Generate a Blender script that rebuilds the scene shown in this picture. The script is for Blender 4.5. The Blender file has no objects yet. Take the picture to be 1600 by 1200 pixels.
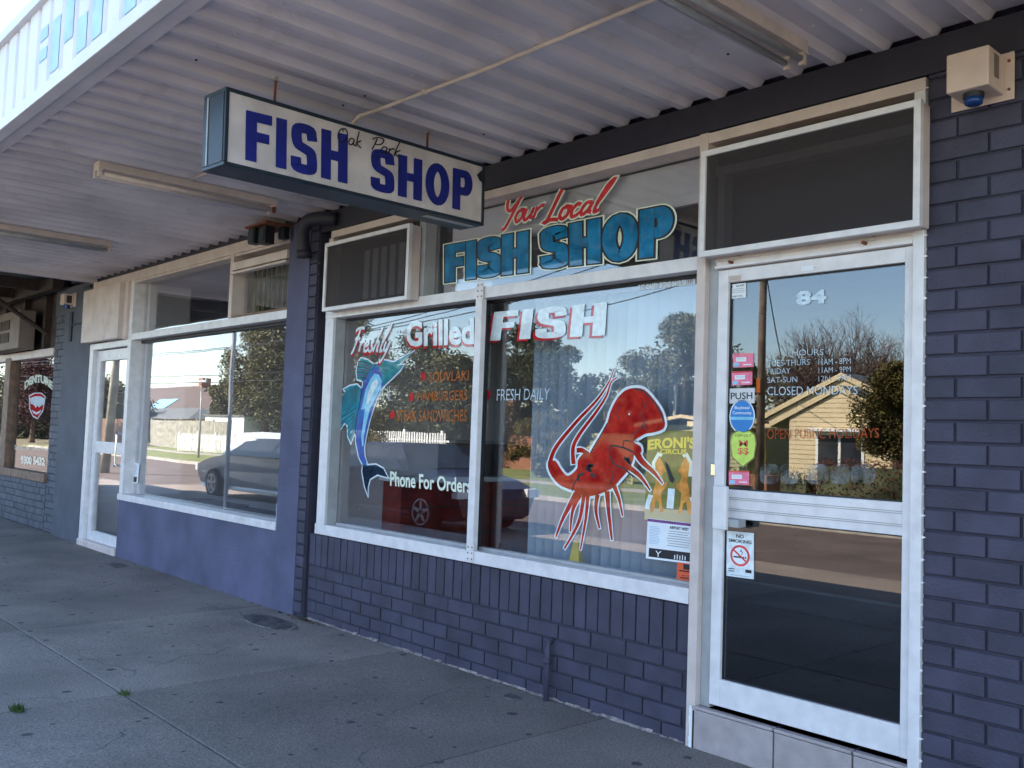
import bpy, bmesh, math, random
from mathutils import Vector, Matrix, noise as mnoise
from mathutils.geometry import tessellate_polygon
R = math.radians
random.seed(7)
S = bpy.context.scene
COL = S.collection

# ------------------------------------------------------------------ camera
F_PX, YAW, PITCH, ROLL = 1461.5, R(47.55), R(3.317), R(2.044)
CAM = Vector((0.0, -3.71, 1.42))
_f = Vector((-math.sin(YAW)*math.cos(PITCH), math.cos(YAW)*math.cos(PITCH), math.sin(PITCH)))
_r = Vector((math.cos(YAW), math.sin(YAW), 0)); _u = _r.cross(_f)
_r, _u = _r*math.cos(ROLL)+_u*math.sin(ROLL), -_r*math.sin(ROLL)+_u*math.cos(ROLL)
cd = bpy.data.cameras.new('camera'); cam = bpy.data.objects.new('camera', cd); COL.objects.link(cam)
cd.sensor_width = 36.0; cd.lens = 36.0*F_PX/1600.0; cd.clip_start = 0.05; cd.clip_end = 2000
cam.matrix_world = Matrix(((_r.x,_u.x,-_f.x,CAM.x),(_r.y,_u.y,-_f.y,CAM.y),(_r.z,_u.z,-_f.z,CAM.z),(0,0,0,1)))
S.camera = cam
S.render.resolution_x, S.render.resolution_y = 1024, 768
# ------------------------------------------------------------------ light
SUN_EL, SUN_AZ = R(39), math.atan2(-0.55, 0.83)      # azimuth from +Y towards +X
w = bpy.data.worlds.new('World'); S.world = w; w.use_nodes = True
nt = w.node_tree; nt.nodes.clear()
sky = nt.nodes.new('ShaderNodeTexSky'); sky.sky_type = 'NISHITA'; sky.sun_disc = False
sky.sun_elevation = SUN_EL; sky.sun_rotation = SUN_AZ
sky.air_density = 1.0; sky.dust_density = 0.3; sky.ozone_density = 1.6
bg = nt.nodes.new('ShaderNodeBackground'); bg.inputs[1].default_value = 0.11
wo = nt.nodes.new('ShaderNodeOutputWorld')
nt.links.new(sky.outputs[0], bg.inputs[0]); nt.links.new(bg.outputs[0], wo.inputs[0])
sd = bpy.data.lights.new('sun', 'SUN'); sd.energy = 5.0; sd.angle = R(0.5); sd.color = (1.0, 0.90, 0.76)
sun = bpy.data.objects.new('sun', sd); COL.objects.link(sun)
sdir = Vector((math.sin(SUN_AZ)*math.cos(SUN_EL), math.cos(SUN_AZ)*math.cos(SUN_EL), math.sin(SUN_EL)))
sun.rotation_euler = sdir.to_track_quat('Z', 'Y').to_euler()
S.view_settings.view_transform = 'Standard'; S.view_settings.look = 'None'
S.view_settings.exposure = 2.6; S.view_settings.gamma = 1.0; S.view_settings.use_curve_mapping = False
S.render.engine = 'CYCLES'
S.cycles.max_bounces = 8; S.cycles.transparent_max_bounces = 24; S.cycles.glossy_bounces = 4

# ------------------------------------------------------------------ survey helpers (metres on real planes)
def ray(px, py): return _f + _r*((px-800)/F_PX) - _u*((py-600)/F_PX)
def hit(px, py, y=0.0):
    d = ray(px, py); return CAM + d*((y-CAM.y)/d.y)
def hitz(px, py, z=0.0):
    d = ray(px, py); return CAM + d*((z-CAM.z)/d.z)
def hitp(px, py, o, n):
    d = ray(px, py); return CAM + d*((o-CAM).dot(n)/d.dot(n))
GL = 0.088                                           # outer face of the shop glass
def across(px, py, y):                               # what the glass mirrors, measured on a plane over the road
    p = hit(px, py, 2*GL-y); return Vector((p.x, y, p.z))

# ------------------------------------------------------------------ materials
M = {}
def mat(name, col, rough=0.6, amt=0.12, scale=6.0, bump=0.0, bscale=60.0, metal=0.0, col2=None, spec=0.5, dirt=0.0):
    m = bpy.data.materials.new(name); m.use_nodes = True; t = m.node_tree; n = t.nodes; L = t.links
    b = n['Principled BSDF']; b.inputs['Roughness'].default_value = rough; b.inputs['Metallic'].default_value = metal
    b.inputs['Specular IOR Level'].default_value = spec
    g = n.new('ShaderNodeNewGeometry')
    a = n.new('ShaderNodeTexNoise'); a.inputs['Scale'].default_value = scale; a.inputs['Detail'].default_value = 6
    L.new(g.outputs['Position'], a.inputs['Vector'])
    mx = n.new('ShaderNodeMix'); mx.data_type = 'RGBA'
    c2 = col2 or tuple(c*(1-amt*2) for c in col)
    c1 = col if col2 else tuple(min(1, c*(1+amt*.6)) for c in col)
    mx.inputs[6].default_value = (*c1, 1); mx.inputs[7].default_value = (*c2, 1)
    cr = n.new('ShaderNodeMapRange'); cr.inputs[1].default_value = .35; cr.inputs[2].default_value = .68
    L.new(a.outputs[0], cr.inputs[0]); L.new(cr.outputs[0], mx.inputs[0])
    out = mx.outputs[2]
    if dirt > 0:
        d = n.new('ShaderNodeTexNoise'); d.inputs['Scale'].default_value = 2.3; d.inputs['Detail'].default_value = 9; d.inputs['Roughness'].default_value = .72
        L.new(g.outputs['Position'], d.inputs['Vector'])
        dr = n.new('ShaderNodeMapRange'); dr.inputs[1].default_value = .55; dr.inputs[2].default_value = .75; dr.inputs[4].default_value = dirt
        L.new(d.outputs[0], dr.inputs[0])
        m2 = n.new('ShaderNodeMix'); m2.data_type = 'RGBA'; m2.inputs[7].default_value = (.09, .07, .06, 1)
        L.new(dr.outputs[0], m2.inputs[0]); L.new(out, m2.inputs[6]); out = m2.outputs[2]
    L.new(out, b.inputs['Base Color'])
    if bump > 0:
        bn = n.new('ShaderNodeTexNoise'); bn.inputs['Scale'].default_value = bscale; bn.inputs['Detail'].default_value = 5
        L.new(g.outputs['Position'], bn.inputs['Vector'])
        bp = n.new('ShaderNodeBump'); bp.inputs['Strength'].default_value = bump; bp.inputs['Distance'].default_value = .01
        L.new(bn.outputs[0], bp.inputs['Height']); L.new(bp.outputs[0], b.inputs['Normal'])
    M[name] = m; return m
def gloss_paint():
    for k in ('leaf_gum', 'leaf_dark', 'leaf_olive', 'leaf_red', 'leaf_pink'): M[k].node_tree.nodes['Principled BSDF'].inputs['Specular IOR Level'].default_value = .08
    for k in M:
        if k.startswith(('paint_', 'marlin_', 'lobster_', 'poster_', 'horse_', 'yellow')):
            b = M[k].node_tree.nodes['Principled BSDF']; b.inputs['Roughness'].default_value = .03; b.inputs['Specular IOR Level'].default_value = .35 if k.startswith('lobster') else .65
def glass(name, tint, f0, boost=1.0, wav=0.0):
    m = bpy.data.materials.new(name); m.use_nodes = True; t = m.node_tree; n = t.nodes; L = t.links; n.clear()
    o = n.new('ShaderNodeOutputMaterial'); mix = n.new('ShaderNodeMixShader')
    tr = n.new('ShaderNodeBsdfTransparent'); tr.inputs[0].default_value = (*tint, 1)
    gl = n.new('ShaderNodeBsdfGlossy'); gl.inputs['Roughness'].default_value = 0.0; gl.inputs[0].default_value = (1, 1, 1, 1)
    g = n.new('ShaderNodeNewGeometry')
    dt = n.new('ShaderNodeVectorMath'); dt.operation = 'DOT_PRODUCT'; L.new(g.outputs['Normal'], dt.inputs[0]); L.new(g.outputs['Incoming'], dt.inputs[1])
    def mth(op, a, b=None):
        k = n.new('ShaderNodeMath'); k.operation = op
        for i, v in enumerate((a, b)):
            if v is None: continue
            if isinstance(v, (int, float)): k.inputs[i].default_value = v
            else: L.new(v, k.inputs[i])
        return k.outputs[0]
    c = mth('ABSOLUTE', dt.outputs['Value']); k = mth('POWER', mth('SUBTRACT', 1.0, c), 5.0)
    fr = mth('MULTIPLY', mth('ADD', mth('MULTIPLY', k, 1-f0), f0), boost)
    fr = mth('MINIMUM', fr, .26)
    if wav:
        nz = n.new('ShaderNodeTexNoise'); nz.inputs['Scale'].default_value = 1.3; nz.inputs['Detail'].default_value = 1
        L.new(g.outputs['Position'], nz.inputs['Vector'])
        bp = n.new('ShaderNodeBump'); bp.inputs['Strength'].default_value = 1; bp.inputs['Distance'].default_value = wav
        L.new(nz.outputs[0], bp.inputs['Height']); L.new(bp.outputs[0], gl.inputs['Normal'])
    L.new(fr, mix.inputs[0]); L.new(tr.outputs[0], mix.inputs[1]); L.new(gl.outputs[0], mix.inputs[2]); L.new(mix.outputs[0], o.inputs[0])
    M[name] = m; return m
glass('glass', (.93, .93, .95), .055, 1.75, .0008)
glass('door_glass', (.55, .57, .60), .06, 1.6, .0005)
mat('white_paint', (.76, .70, .70), .45, .06, 9, .1, 40, dirt=.35)
mat('white_metal', (.74, .70, .71), .38, .06, 14, .05, 30, dirt=.24)
mat('cream_paint', (.64, .53, .49), .55, .07, 7, .15, 40, dirt=.3)
mat('grey_metal', (.36, .36, .37), .4, .08, 10, dirt=.1)
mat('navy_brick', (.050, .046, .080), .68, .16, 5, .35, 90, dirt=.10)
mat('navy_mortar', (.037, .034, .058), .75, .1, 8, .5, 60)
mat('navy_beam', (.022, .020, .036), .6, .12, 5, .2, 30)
mat('slate_render', (.100, .102, .185), .75, .16, 2.2, .6, 130, dirt=.16)
mat('grey_render', (.078, .088, .120), .7, .12, 3, .4, 100)
mat('grey_brick', (.080, .090, .120), .65, .15, 6, .5, 90)
mat('soffit_steel', (.72, .66, .70), .42, .12, 1.3, .0, dirt=.34)
mat('fascia_paint', (.74, .72, .76), .5, .05, 3, dirt=.12)
mat('fascia_blue', (.42, .62, .80), .5, .1, 6)
mat('mortar_smear', (.34, .28, .27), .9, .3, 30, .4, 60)
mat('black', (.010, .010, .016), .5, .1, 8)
mat('dark_blue_metal', (.012, .024, .040), .42, .15, 12, .1, 30)
mat('sign_face', (.62, .56, .55), .35, .09, 7, dirt=.35)
mat('sign_blue', (.010, .018, .20), .35, .12, 15)
mat('sticker_white', (.80, .82, .86), .5, .03)
mat('paint_white', (.72, .80, .85), .5, .10, 25)
mat('paint_hours', (.50, .60, .68), .5, .15, 30)
mat('paint_red', (.52, .02, .03), .5, .12, 20)
mat('paint_red_light', (.66, .05, .06), .5, .1, 20)
mat('lobster_red', (.30, .006, .010), .5, .32, 16, col2=(.50, .03, .02))
mat('lobster_orange', (.66, .13, .02), .5, .2, 12)
mat('paint_orange', (.44, .13, .035), .5, .15, 20)
mat('paint_dark_orange', (.40, .07, .03), .6, .15, 20)
mat('paint_blue', (.018, .19, .38), .45, .22, 8)
mat('paint_cream', (.78, .82, .68), .5, .05, 20)
mat('marlin_blue', (.03, .17, .45), .45, .3, 10, col2=(.06, .06, .32))
mat('marlin_light', (.25, .60, .82), .45, .15, 14)
mat('marlin_teal', (.02, .16, .20), .45, .3, 14, col2=(.03, .28, .30))
mat('marlin_fin', (.02, .26, .36), .45, .2, 16)
mat('marlin_purple', (.16, .05, .24), .45, .2, 16)
mat('marlin_grey', (.02, .035, .06), .45, .2, 16)
mat('pink', (.85, .20, .32), .5, .12, 30)
mat('lime', (.55, .72, .12), .5, .08, 30)
mat('sky_blue', (.02, .20, .55), .5, .05)
mat('yellow', (.80, .62, .08), .5, .06)
mat('horse_orange', (.72, .28, .06), .6, .2, 25)
mat('poster_green', (.15, .15, .05), .6, .3, 8)
mat('orange_red', (.75, .10, .03), .5, .08)
mat('red_counter', (.26, .035, .022), .4, .25, 7)
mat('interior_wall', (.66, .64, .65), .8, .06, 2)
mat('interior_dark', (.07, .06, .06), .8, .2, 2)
mat('blind', (.42, .52, .60), .7, .06, 3)
mat('carpet', (.03, .04, .05), .9, .3, 30)
mat('chrome', (.75, .75, .78), .18, .03, metal=1.0)
mat('timber', (.21, .12, .08), .6, .2, 12, .2, 40)
mat('ac_brown', (.20, .15, .13), .6, .1, 5, dirt=.3)
mat('dark_timber', (.05, .03, .025), .7, .3, 10)
mat('tile', (.40, .34, .34), .4, .09, 12, .15, 70, dirt=.25)
mat('alarm_cream', (.66, .50, .42), .45, .05, 12, .1, 60, dirt=.10)
mat('alarm_blue', (.01, .05, .22), .15, .1)
mat('rust', (.20, .06, .03), .8, .3, 30)
mat('bark', (.16, .10, .07), .9, .35, 5, .8, 20)
mat('pale_wood', (.30, .29, .24), .8, .25, 4, .3, 20)
mat('pole_wood', (.17, .12, .085), .85, .3, 6, .4, 25)
mat('leaf_gum', (.185, .175, .105), 1.0, .4, 1.5)
mat('leaf_dark', (.10, .105, .065), 1.0, .4, 1.5)
mat('leaf_olive', (.15, .125, .045), 1.0, .4, 1.8)
mat('leaf_red', (.13, .05, .03), 1.0, .4, 4)
mat('leaf_pink', (.10, .055, .055), 1.0, .4, 4)
mat('twig', (.15, .095, .075), .8, .2, 4)
mat('cream_board', (.62, .50, .30), .6, .05, 2)
mat('green_board', (.36, .36, .20), .6, .08, 2)
mat('roof_tile', (.085, .055, .045), .7, .3, 4, .5, 12)
mat('roof_grey', (.12, .125, .12), .6, .2, 4)
mat('brick_red', (.30, .13, .07), .8, .25, 8, .4, 30)
mat('white_fence', (.80, .80, .78), .5, .04)
mat('window_dark', (.03, .035, .045), .15, .2, 3)
mat('car_silver', (.52, .56, .60), .3, .04, 4, metal=.2)
mat('car_navy', (.018, .022, .045), .22, .1, 4)
mat('car_white', (.75, .75, .75), .3, .04, 4)
mat('tyre', (.012, .012, .012), .8, .1)
mat('grass', (.09, .14, .03), .9, .35, 1.2, .6, 25, col2=(.20, .19, .06))
mat('kerb', (.36, .33, .29), .8, .15, 3, .3, 40)
mat('ground', (.16, .13, .075), .9, .3, .5, .3, 10)
mat('asphalt_lane', (.25, .20, .165), .9, .12, 1.2, .4, 60)
mat('asphalt', (.115, .082, .068), .9, .15, 1.0, .4, 60)
gloss_paint()
# concrete footpath: blotches, stains, gum spots
def concrete():
    m = mat('concrete', (.262, .226, .205), .88, .16, 1.1, .5, 120)
    t = m.node_tree; n = t.nodes; L = t.links; b = n['Principled BSDF']
    src = b.inputs['Base Color'].links[0].from_socket
    g = n.new('ShaderNodeNewGeometry')
    oi = n.new('ShaderNodeObjectInfo')
    fn = n.new('ShaderNodeTexNoise'); fn.inputs['Scale'].default_value = 90; fn.inputs['Detail'].default_value = 4
    L.new(g.outputs['Position'], fn.inputs['Vector'])
    hs = n.new('ShaderNodeHueSaturation'); L.new(src, hs.inputs['Color'])
    mr = n.new('ShaderNodeMapRange'); mr.inputs[1].default_value = .3; mr.inputs[2].default_value = .7; mr.inputs[3].default_value = .62; mr.inputs[4].default_value = 1.32
    L.new(fn.outputs[0], mr.inputs[0])
    sl = n.new('ShaderNodeMapRange'); sl.inputs[3].default_value = .74; sl.inputs[4].default_value = 1.16; L.new(oi.outputs['Random'], sl.inputs[0])
    mm = n.new('ShaderNodeMath'); mm.operation = 'MULTIPLY'; L.new(mr.outputs[0], mm.inputs[0]); L.new(sl.outputs[0], mm.inputs[1])
    L.new(mm.outputs[0], hs.inputs['Value'])
    # damp stains
    st = n.new('ShaderNodeTexNoise'); st.inputs['Scale'].default_value = 1.7; st.inputs['Detail'].default_value = 10; st.inputs['Roughness'].default_value = .7
    L.new(g.outputs['Position'], st.inputs['Vector'])
    sr = n.new('ShaderNodeMapRange'); sr.inputs[1].default_value = .52; sr.inputs[2].default_value = .72; sr.inputs[4].default_value = .6
    L.new(st.outputs[0], sr.inputs[0])
    m1 = n.new('ShaderNodeMix'); m1.data_type = 'RGBA'; m1.inputs[7].default_value = (.10, .10, .10, 1)
    L.new(sr.outputs[0], m1.inputs[0]); L.new(hs.outputs[0], m1.inputs[6])
    # gum spots of uneven size
    prev = m1.outputs[2]
    for sc, r0, thr in ((3.1, .085, .62), (6.0, .10, .86)):
        v = n.new('ShaderNodeTexVoronoi'); v.inputs['Scale'].default_value = sc; v.voronoi_dimensions = '2D'
        wn = n.new('ShaderNodeTexNoise'); wn.inputs['Scale'].default_value = 22
        L.new(g.outputs['Position'], wn.inputs['Vector'])
        va = n.new('ShaderNodeVectorMath'); va.operation = 'MULTIPLY_ADD'; va.inputs[1].default_value = (.035,)*3
        L.new(wn.outputs['Color'], va.inputs[0]); L.new(g.outputs['Position'], va.inputs[2]); L.new(va.outputs[0], v.inputs['Vector'])
        sp = n.new('ShaderNodeSeparateColor'); L.new(v.outputs['Color'], sp.inputs[0])
        gt = n.new('ShaderNodeMath'); gt.operation = 'GREATER_THAN'; gt.inputs[1].default_value = thr; L.new(sp.outputs[0], gt.inputs[0])
        rr = n.new('ShaderNodeMapRange'); rr.inputs[3].default_value = r0*.35; rr.inputs[4].default_value = r0; L.new(sp.outputs[1], rr.inputs[0])
        df = n.new('ShaderNodeMath'); df.operation = 'LESS_THAN'; L.new(v.outputs['Distance'], df.inputs[0]); L.new(rr.outputs[0], df.inputs[1])
        an = n.new('ShaderNodeMath'); an.operation = 'MULTIPLY'; L.new(gt.outputs[0], an.inputs[0]); L.new(df.outputs[0], an.inputs[1])
        a2 = n.new('ShaderNodeMath'); a2.operation = 'MULTIPLY'; a2.inputs[1].default_value = .8; L.new(an.outputs[0], a2.inputs[0])
        mxx = n.new('ShaderNodeMix'); mxx.data_type = 'RGBA'; mxx.inputs[7].default_value = (.03, .03, .035, 1)
        L.new(a2.outputs[0], mxx.inputs[0]); L.new(prev, mxx.inputs[6]); prev = mxx.outputs[2]
    # hairline cracks, only in places
    wv = n.new('ShaderNodeTexNoise'); wv.inputs['Scale'].default_value = 3.5; wv.inputs['Detail'].default_value = 6; L.new(g.outputs['Position'], wv.inputs['Vector'])
    wa_ = n.new('ShaderNodeVectorMath'); wa_.operation = 'MULTIPLY_ADD'; wa_.inputs[1].default_value = (.35,)*3
    L.new(wv.outputs['Color'], wa_.inputs[0]); L.new(g.outputs['Position'], wa_.inputs[2])
    ve = n.new('ShaderNodeTexVoronoi'); ve.feature = 'DISTANCE_TO_EDGE'; ve.voronoi_dimensions = '2D'; ve.inputs['Scale'].default_value = .55; L.new(wa_.outputs[0], ve.inputs['Vector'])
    lt = n.new('ShaderNodeMath'); lt.operation = 'LESS_THAN'; lt.inputs[1].default_value = .0035; L.new(ve.outputs['Distance'], lt.inputs[0])
    mk = n.new('ShaderNodeMapRange'); mk.inputs[1].default_value = .48; mk.inputs[2].default_value = .56; mk.inputs[4].default_value = .6; L.new(st.outputs[0], mk.inputs[0])
    ml = n.new('ShaderNodeMath'); ml.operation = 'MULTIPLY'; L.new(lt.outputs[0], ml.inputs[0]); L.new(mk.outputs[0], ml.inputs[1])
    mc = n.new('ShaderNodeMix'); mc.data_type = 'RGBA'; mc.inputs[7].default_value = (.05, .05, .05, 1); L.new(ml.outputs[0], mc.inputs[0]); L.new(prev, mc.inputs[6]); prev = mc.outputs[2]
    L.new(prev, b.inputs['Base Color'])
concrete()
def per_brick(name):
    t = M[name].node_tree; n = t.nodes; L = t.links; b = n['Principled BSDF']; src = b.inputs['Base Color'].links[0].from_socket
    oi = n.new('ShaderNodeObjectInfo'); mr = n.new('ShaderNodeMapRange'); mr.inputs[3].default_value = .86; mr.inputs[4].default_value = 1.14; L.new(oi.outputs['Random'], mr.inputs[0])
    hs = n.new('ShaderNodeHueSaturation'); L.new(src, hs.inputs['Color']); L.new(mr.outputs[0], hs.inputs['Value']); L.new(hs.outputs[0], b.inputs['Base Color'])
per_brick('navy_brick'); per_brick('grey_brick')
# dark woven fly screen
def screen():
    m = bpy.data.materials.new('flyscreen'); m.use_nodes = True; t = m.node_tree; n = t.nodes; L = t.links
    b = n['Principled BSDF']; b.inputs['Base Color'].default_value = (.032, .022, .024, 1); b.inputs['Roughness'].default_value = .6
    b.inputs['Alpha'].default_value = .55; M['flyscreen'] = m
screen()
# pale paint of patchy coverage, for the smudges added on the door glass
def worn():
    m = mat('patchy_paint', (.50, .55, .58), .6, .1); t = m.node_tree; n = t.nodes; L = t.links; b = n['Principled BSDF']
    g = n.new('ShaderNodeNewGeometry'); a = n.new('ShaderNodeTexNoise'); a.inputs['Scale'].default_value = 14; a.inputs['Detail'].default_value = 3
    L.new(g.outputs['Position'], a.inputs['Vector'])
    r = n.new('ShaderNodeMapRange'); r.inputs[1].default_value = .38; r.inputs[2].default_value = .70; r.inputs[4].default_value = .30
    L.new(a.outputs[0], r.inputs[0]); L.new(r.outputs[0], b.inputs['Alpha'])
worn()

# ------------------------------------------------------------------ object helpers
def tag(o, label=None, cat=None, group=None, kind=None, category=None):
    cat = cat or category
    for k, v in (('label', label), ('category', cat), ('group', group), ('kind', kind)):
        if v: o[k] = v
    return o
def thing(name, label, cat, loc=(0, 0, 0), group=None, kind=None):
    o = bpy.data.objects.new(name, None); COL.objects.link(o); o.location = loc; o.empty_display_size = .1
    return tag(o, label, cat, group, kind)
class MB:
    def __init__(s): s.v = []; s.f = []; s.m = []; s.mats = []
    def mi(s, name):
        if name not in s.mats: s.mats.append(name)
        return s.mats.index(name)
    def face(s, pts, mt):
        i = len(s.v); s.v += [tuple(p) for p in pts]; s.f.append(tuple(range(i, i+len(pts)))); s.m.append(s.mi(mt))
    def box(s, x0, x1, y0, y1, z0, z1, mt, fn=None):
        i = len(s.v); P = [(x, y, z) for z in (z0, z1) for y in (y0, y1) for x in (x0, x1)]
        if fn: P = [fn(p) for p in P]
        s.v += P
        for q in ((0, 2, 3, 1), (4, 5, 7, 6), (0, 1, 5, 4), (2, 6, 7, 3), (0, 4, 6, 2), (1, 3, 7, 5)):
            s.f.append(tuple(i+k for k in q)); s.m.append(s.mi(mt))
        return s
    def tube(s, pts, r, mt, n=8, cap=True):
        pts = [Vector(p) for p in pts]; rr = r if isinstance(r, (list, tuple)) else [r]*len(pts); base = len(s.v); m = s.mi(mt)
        pn = None
        for k, p in enumerate(pts):
            d = (pts[min(k+1, len(pts)-1)]-pts[max(k-1, 0)]).normalized()
            a = d.cross(Vector((0, 0, 1)) if abs(d.z) < .95 else Vector((1, 0, 0))).normalized()
            if pn and a.dot(pn) < 0: a = -a
            pn = a; b = d.cross(a)
            for j in range(n):
                t = 2*math.pi*j/n; s.v.append(tuple(p+a*(math.cos(t)*rr[k])+b*(math.sin(t)*rr[k])))
        for k in range(len(pts)-1):
            for j in range(n):
                a0 = base+k*n+j; a1 = base+k*n+(j+1) % n
                s.f.append((a0, a1, a1+n, a0+n)); s.m.append(m)
        if cap:
            s.f.append(tuple(base+j for j in range(n))[::-1]); s.m.append(m)
            s.f.append(tuple(base+(len(pts)-1)*n+j for j in range(n))); s.m.append(m)
        return s
    def build(s, name, parent=None, smooth=False, bevel=0, **tags):
        me = bpy.data.meshes.new(name); me.from_pydata(s.v, [], s.f)
        for k in s.mats: me.materials.append(M[k])
        me.polygons.foreach_set('material_index', s.m)
        if smooth: me.polygons.foreach_set('use_smooth', [True]*len(s.f))
        me.update()
        o = bpy.data.objects.new(name, me); COL.objects.link(o)
        if parent is not None:
            o.parent = parent
            if parent.type == 'EMPTY': o.location = -Vector(parent.location)
        if bevel:
            b = o.modifiers.new('b', 'BEVEL'); b.width = bevel; b.segments = 2; b.limit_method = 'ANGLE'
        if tags: tag(o, **tags)
        return o
def bx(name, parent, x0, x1, y0, y1, z0, z1, mt, bevel=.003, **t):
    return MB().box(x0, x1, y0, y1, z0, z1, mt).build(name, parent, bevel=bevel, **t)

# ------------------------------------------------------------------ flat print engine
def qmap(bl, br, tr, tl, lift=Vector((0, 0, 0)), arch=0.0):
    def f(u, v, k=0):
        p = (bl*(1-u)+br*u)*(1-v)+(tl*(1-u)+tr*u)*v
        if arch: p = p+(tl-bl)*arch*(1-(2*u-1)**2)
        return p+lift*k
    return f
def quadpx(c, pts, y=GL-.002):
    P = [hit(*c(*p), y) for p in pts]
    return qmap(*P, lift=Vector((0, -.0004, 0)))
def crop(x0, y0, s): return lambda x, y: (x0+x*s, y0+y*s)
def smooth(pts, n=6, closed=False):
    P = [Vector(p) for p in pts]; out = []; N = len(P)
    rng = range(N if closed else N-1)
    for i in rng:
        if closed: a, b, c, d = P[i-1], P[i], P[(i+1) % N], P[(i+2) % N]
        else: a, b, c, d = P[max(i-1, 0)], P[i], P[i+1], P[min(i+2, N-1)]
        for k in range(n):
            t = k/n
            out.append(.5*((2*b)+(c-a)*t+(2*a-5*b+4*c-d)*t*t+(3*b-a-3*c+d)*t**3))
    if not closed: out.append(P[-1])
    return out
def ribbon2(pts, t, closed=False, ext=0.0, asp=1.0):
    """centre line -> list of quads (2D). t scalar or (t0,t1). asp: width scale of x units."""
    P = [Vector((p[0]*asp, p[1])) for p in pts]; N = len(P)
    if ext and not closed:
        P[0] = P[0]+(P[0]-P[1]).normalized()*ext; P[-1] = P[-1]+(P[-1]-P[-2]).normalized()*ext
    L, Rr = [], []
    for i in range(N):
        if closed: d0 = (P[i]-P[i-1]).normalized(); d1 = (P[(i+1) % N]-P[i]).normalized()
        else:
            d0 = (P[i]-P[i-1]).normalized() if i else (P[1]-P[0]).normalized()
            d1 = (P[i+1]-P[i]).normalized() if i < N-1 else d0
        n0 = Vector((-d0.y, d0.x)); n1 = Vector((-d1.y, d1.x)); nn = (n0+n1)
        nn = nn.normalized() if nn.length > 1e-6 else n0
        k = max(.45, nn.dot(n0))
        if isinstance(t, (list, tuple)): w = t[0]+(t[1]-t[0])*i/(N-1)
        else: w = t
        L.append(P[i]+nn*(w/2/k)); Rr.append(P[i]-nn*(w/2/k))
    q = []
    for i in range(N if closed else N-1):
        j = (i+1) % N
        q.append([(a.x/asp, a.y) for a in (L[i], Rr[i], Rr[j], L[j])])
    return q
def arc(cx, cy, rx, ry, a0, a1, n=10): return [(cx+rx*math.cos(R(a0+(a1-a0)*i/n)), cy+ry*math.sin(R(a0+(a1-a0)*i/n))) for i in range(n+1)]
def heavy(ch, t, ty):
    """strokes (polyline, closed) of a heavy grotesque capital in a box of height 1; t = stem, ty = bar thickness"""
    h = t/2; k = ty/2
    if ch == 'I': return [([(h, 0), (h, 1)], False)], t
    if ch == 'F': return [([(h, 0), (h, 1)], False), ([(t, 1-k), (.62, 1-k)], False), ([(t, .51), (.56, .51)], False)], .62
    if ch == 'H': return [([(h, 0), (h, 1)], False), ([(.72-h, 0), (.72-h, 1)], False), ([(t, .51), (.72-t, .51)], False)], .72
    if ch == 'O': return [(arc(.38, .5, .38-h, .51-k, 0, 345, 23), True)], .76
    if ch == 'P': return [([(h, 0), (h, 1)], False), ([(t, 1-k)]+arc(.66-h-.12, .69, .12, .31-k, 90, -90, 12)+[(t, .38+k)], False)], .66
    if ch == 'S': return [(smooth([(.68-h, .69), (.66-h, .80), (.50, .985-k), (.34, 1.01-k), (.18, .985-k), (h+.01, .80), (h+.02, .66), (.20, .56), (.34, .51), (.50, .45), (.67-h, .35), (.68-h, .20), (.52, .015+k), (.34, k-.01), (.16, .015+k), (h+.005, .20), (h, .31)], 3), False)], .68
    raise KeyError(ch)
def heavy_word(mb, word, f, t, mt, gap=.12, grow=0.0, k=0, ty=None, dx=0, dy=0, slant=0):
    ty = ty or t*.74; asp = ty/t
    gl = [heavy(c, t, ty) for c in word]; W = sum(g[1] for g in gl)+gap*(len(word)-1); x = 0
    step = 0
    for st, gw in gl:
        for pl, cl in st:
            quads = ribbon2(pl, ty+2*grow*asp, cl, ext=grow*asp, asp=asp)
            for q in quads: mb.face([f((x+a)/W+dx+slant*(b-.5), b+dy, k+step*.25) for a, b in q], mt)
            step = (step+1) % 4
        x += gw+gap
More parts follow.
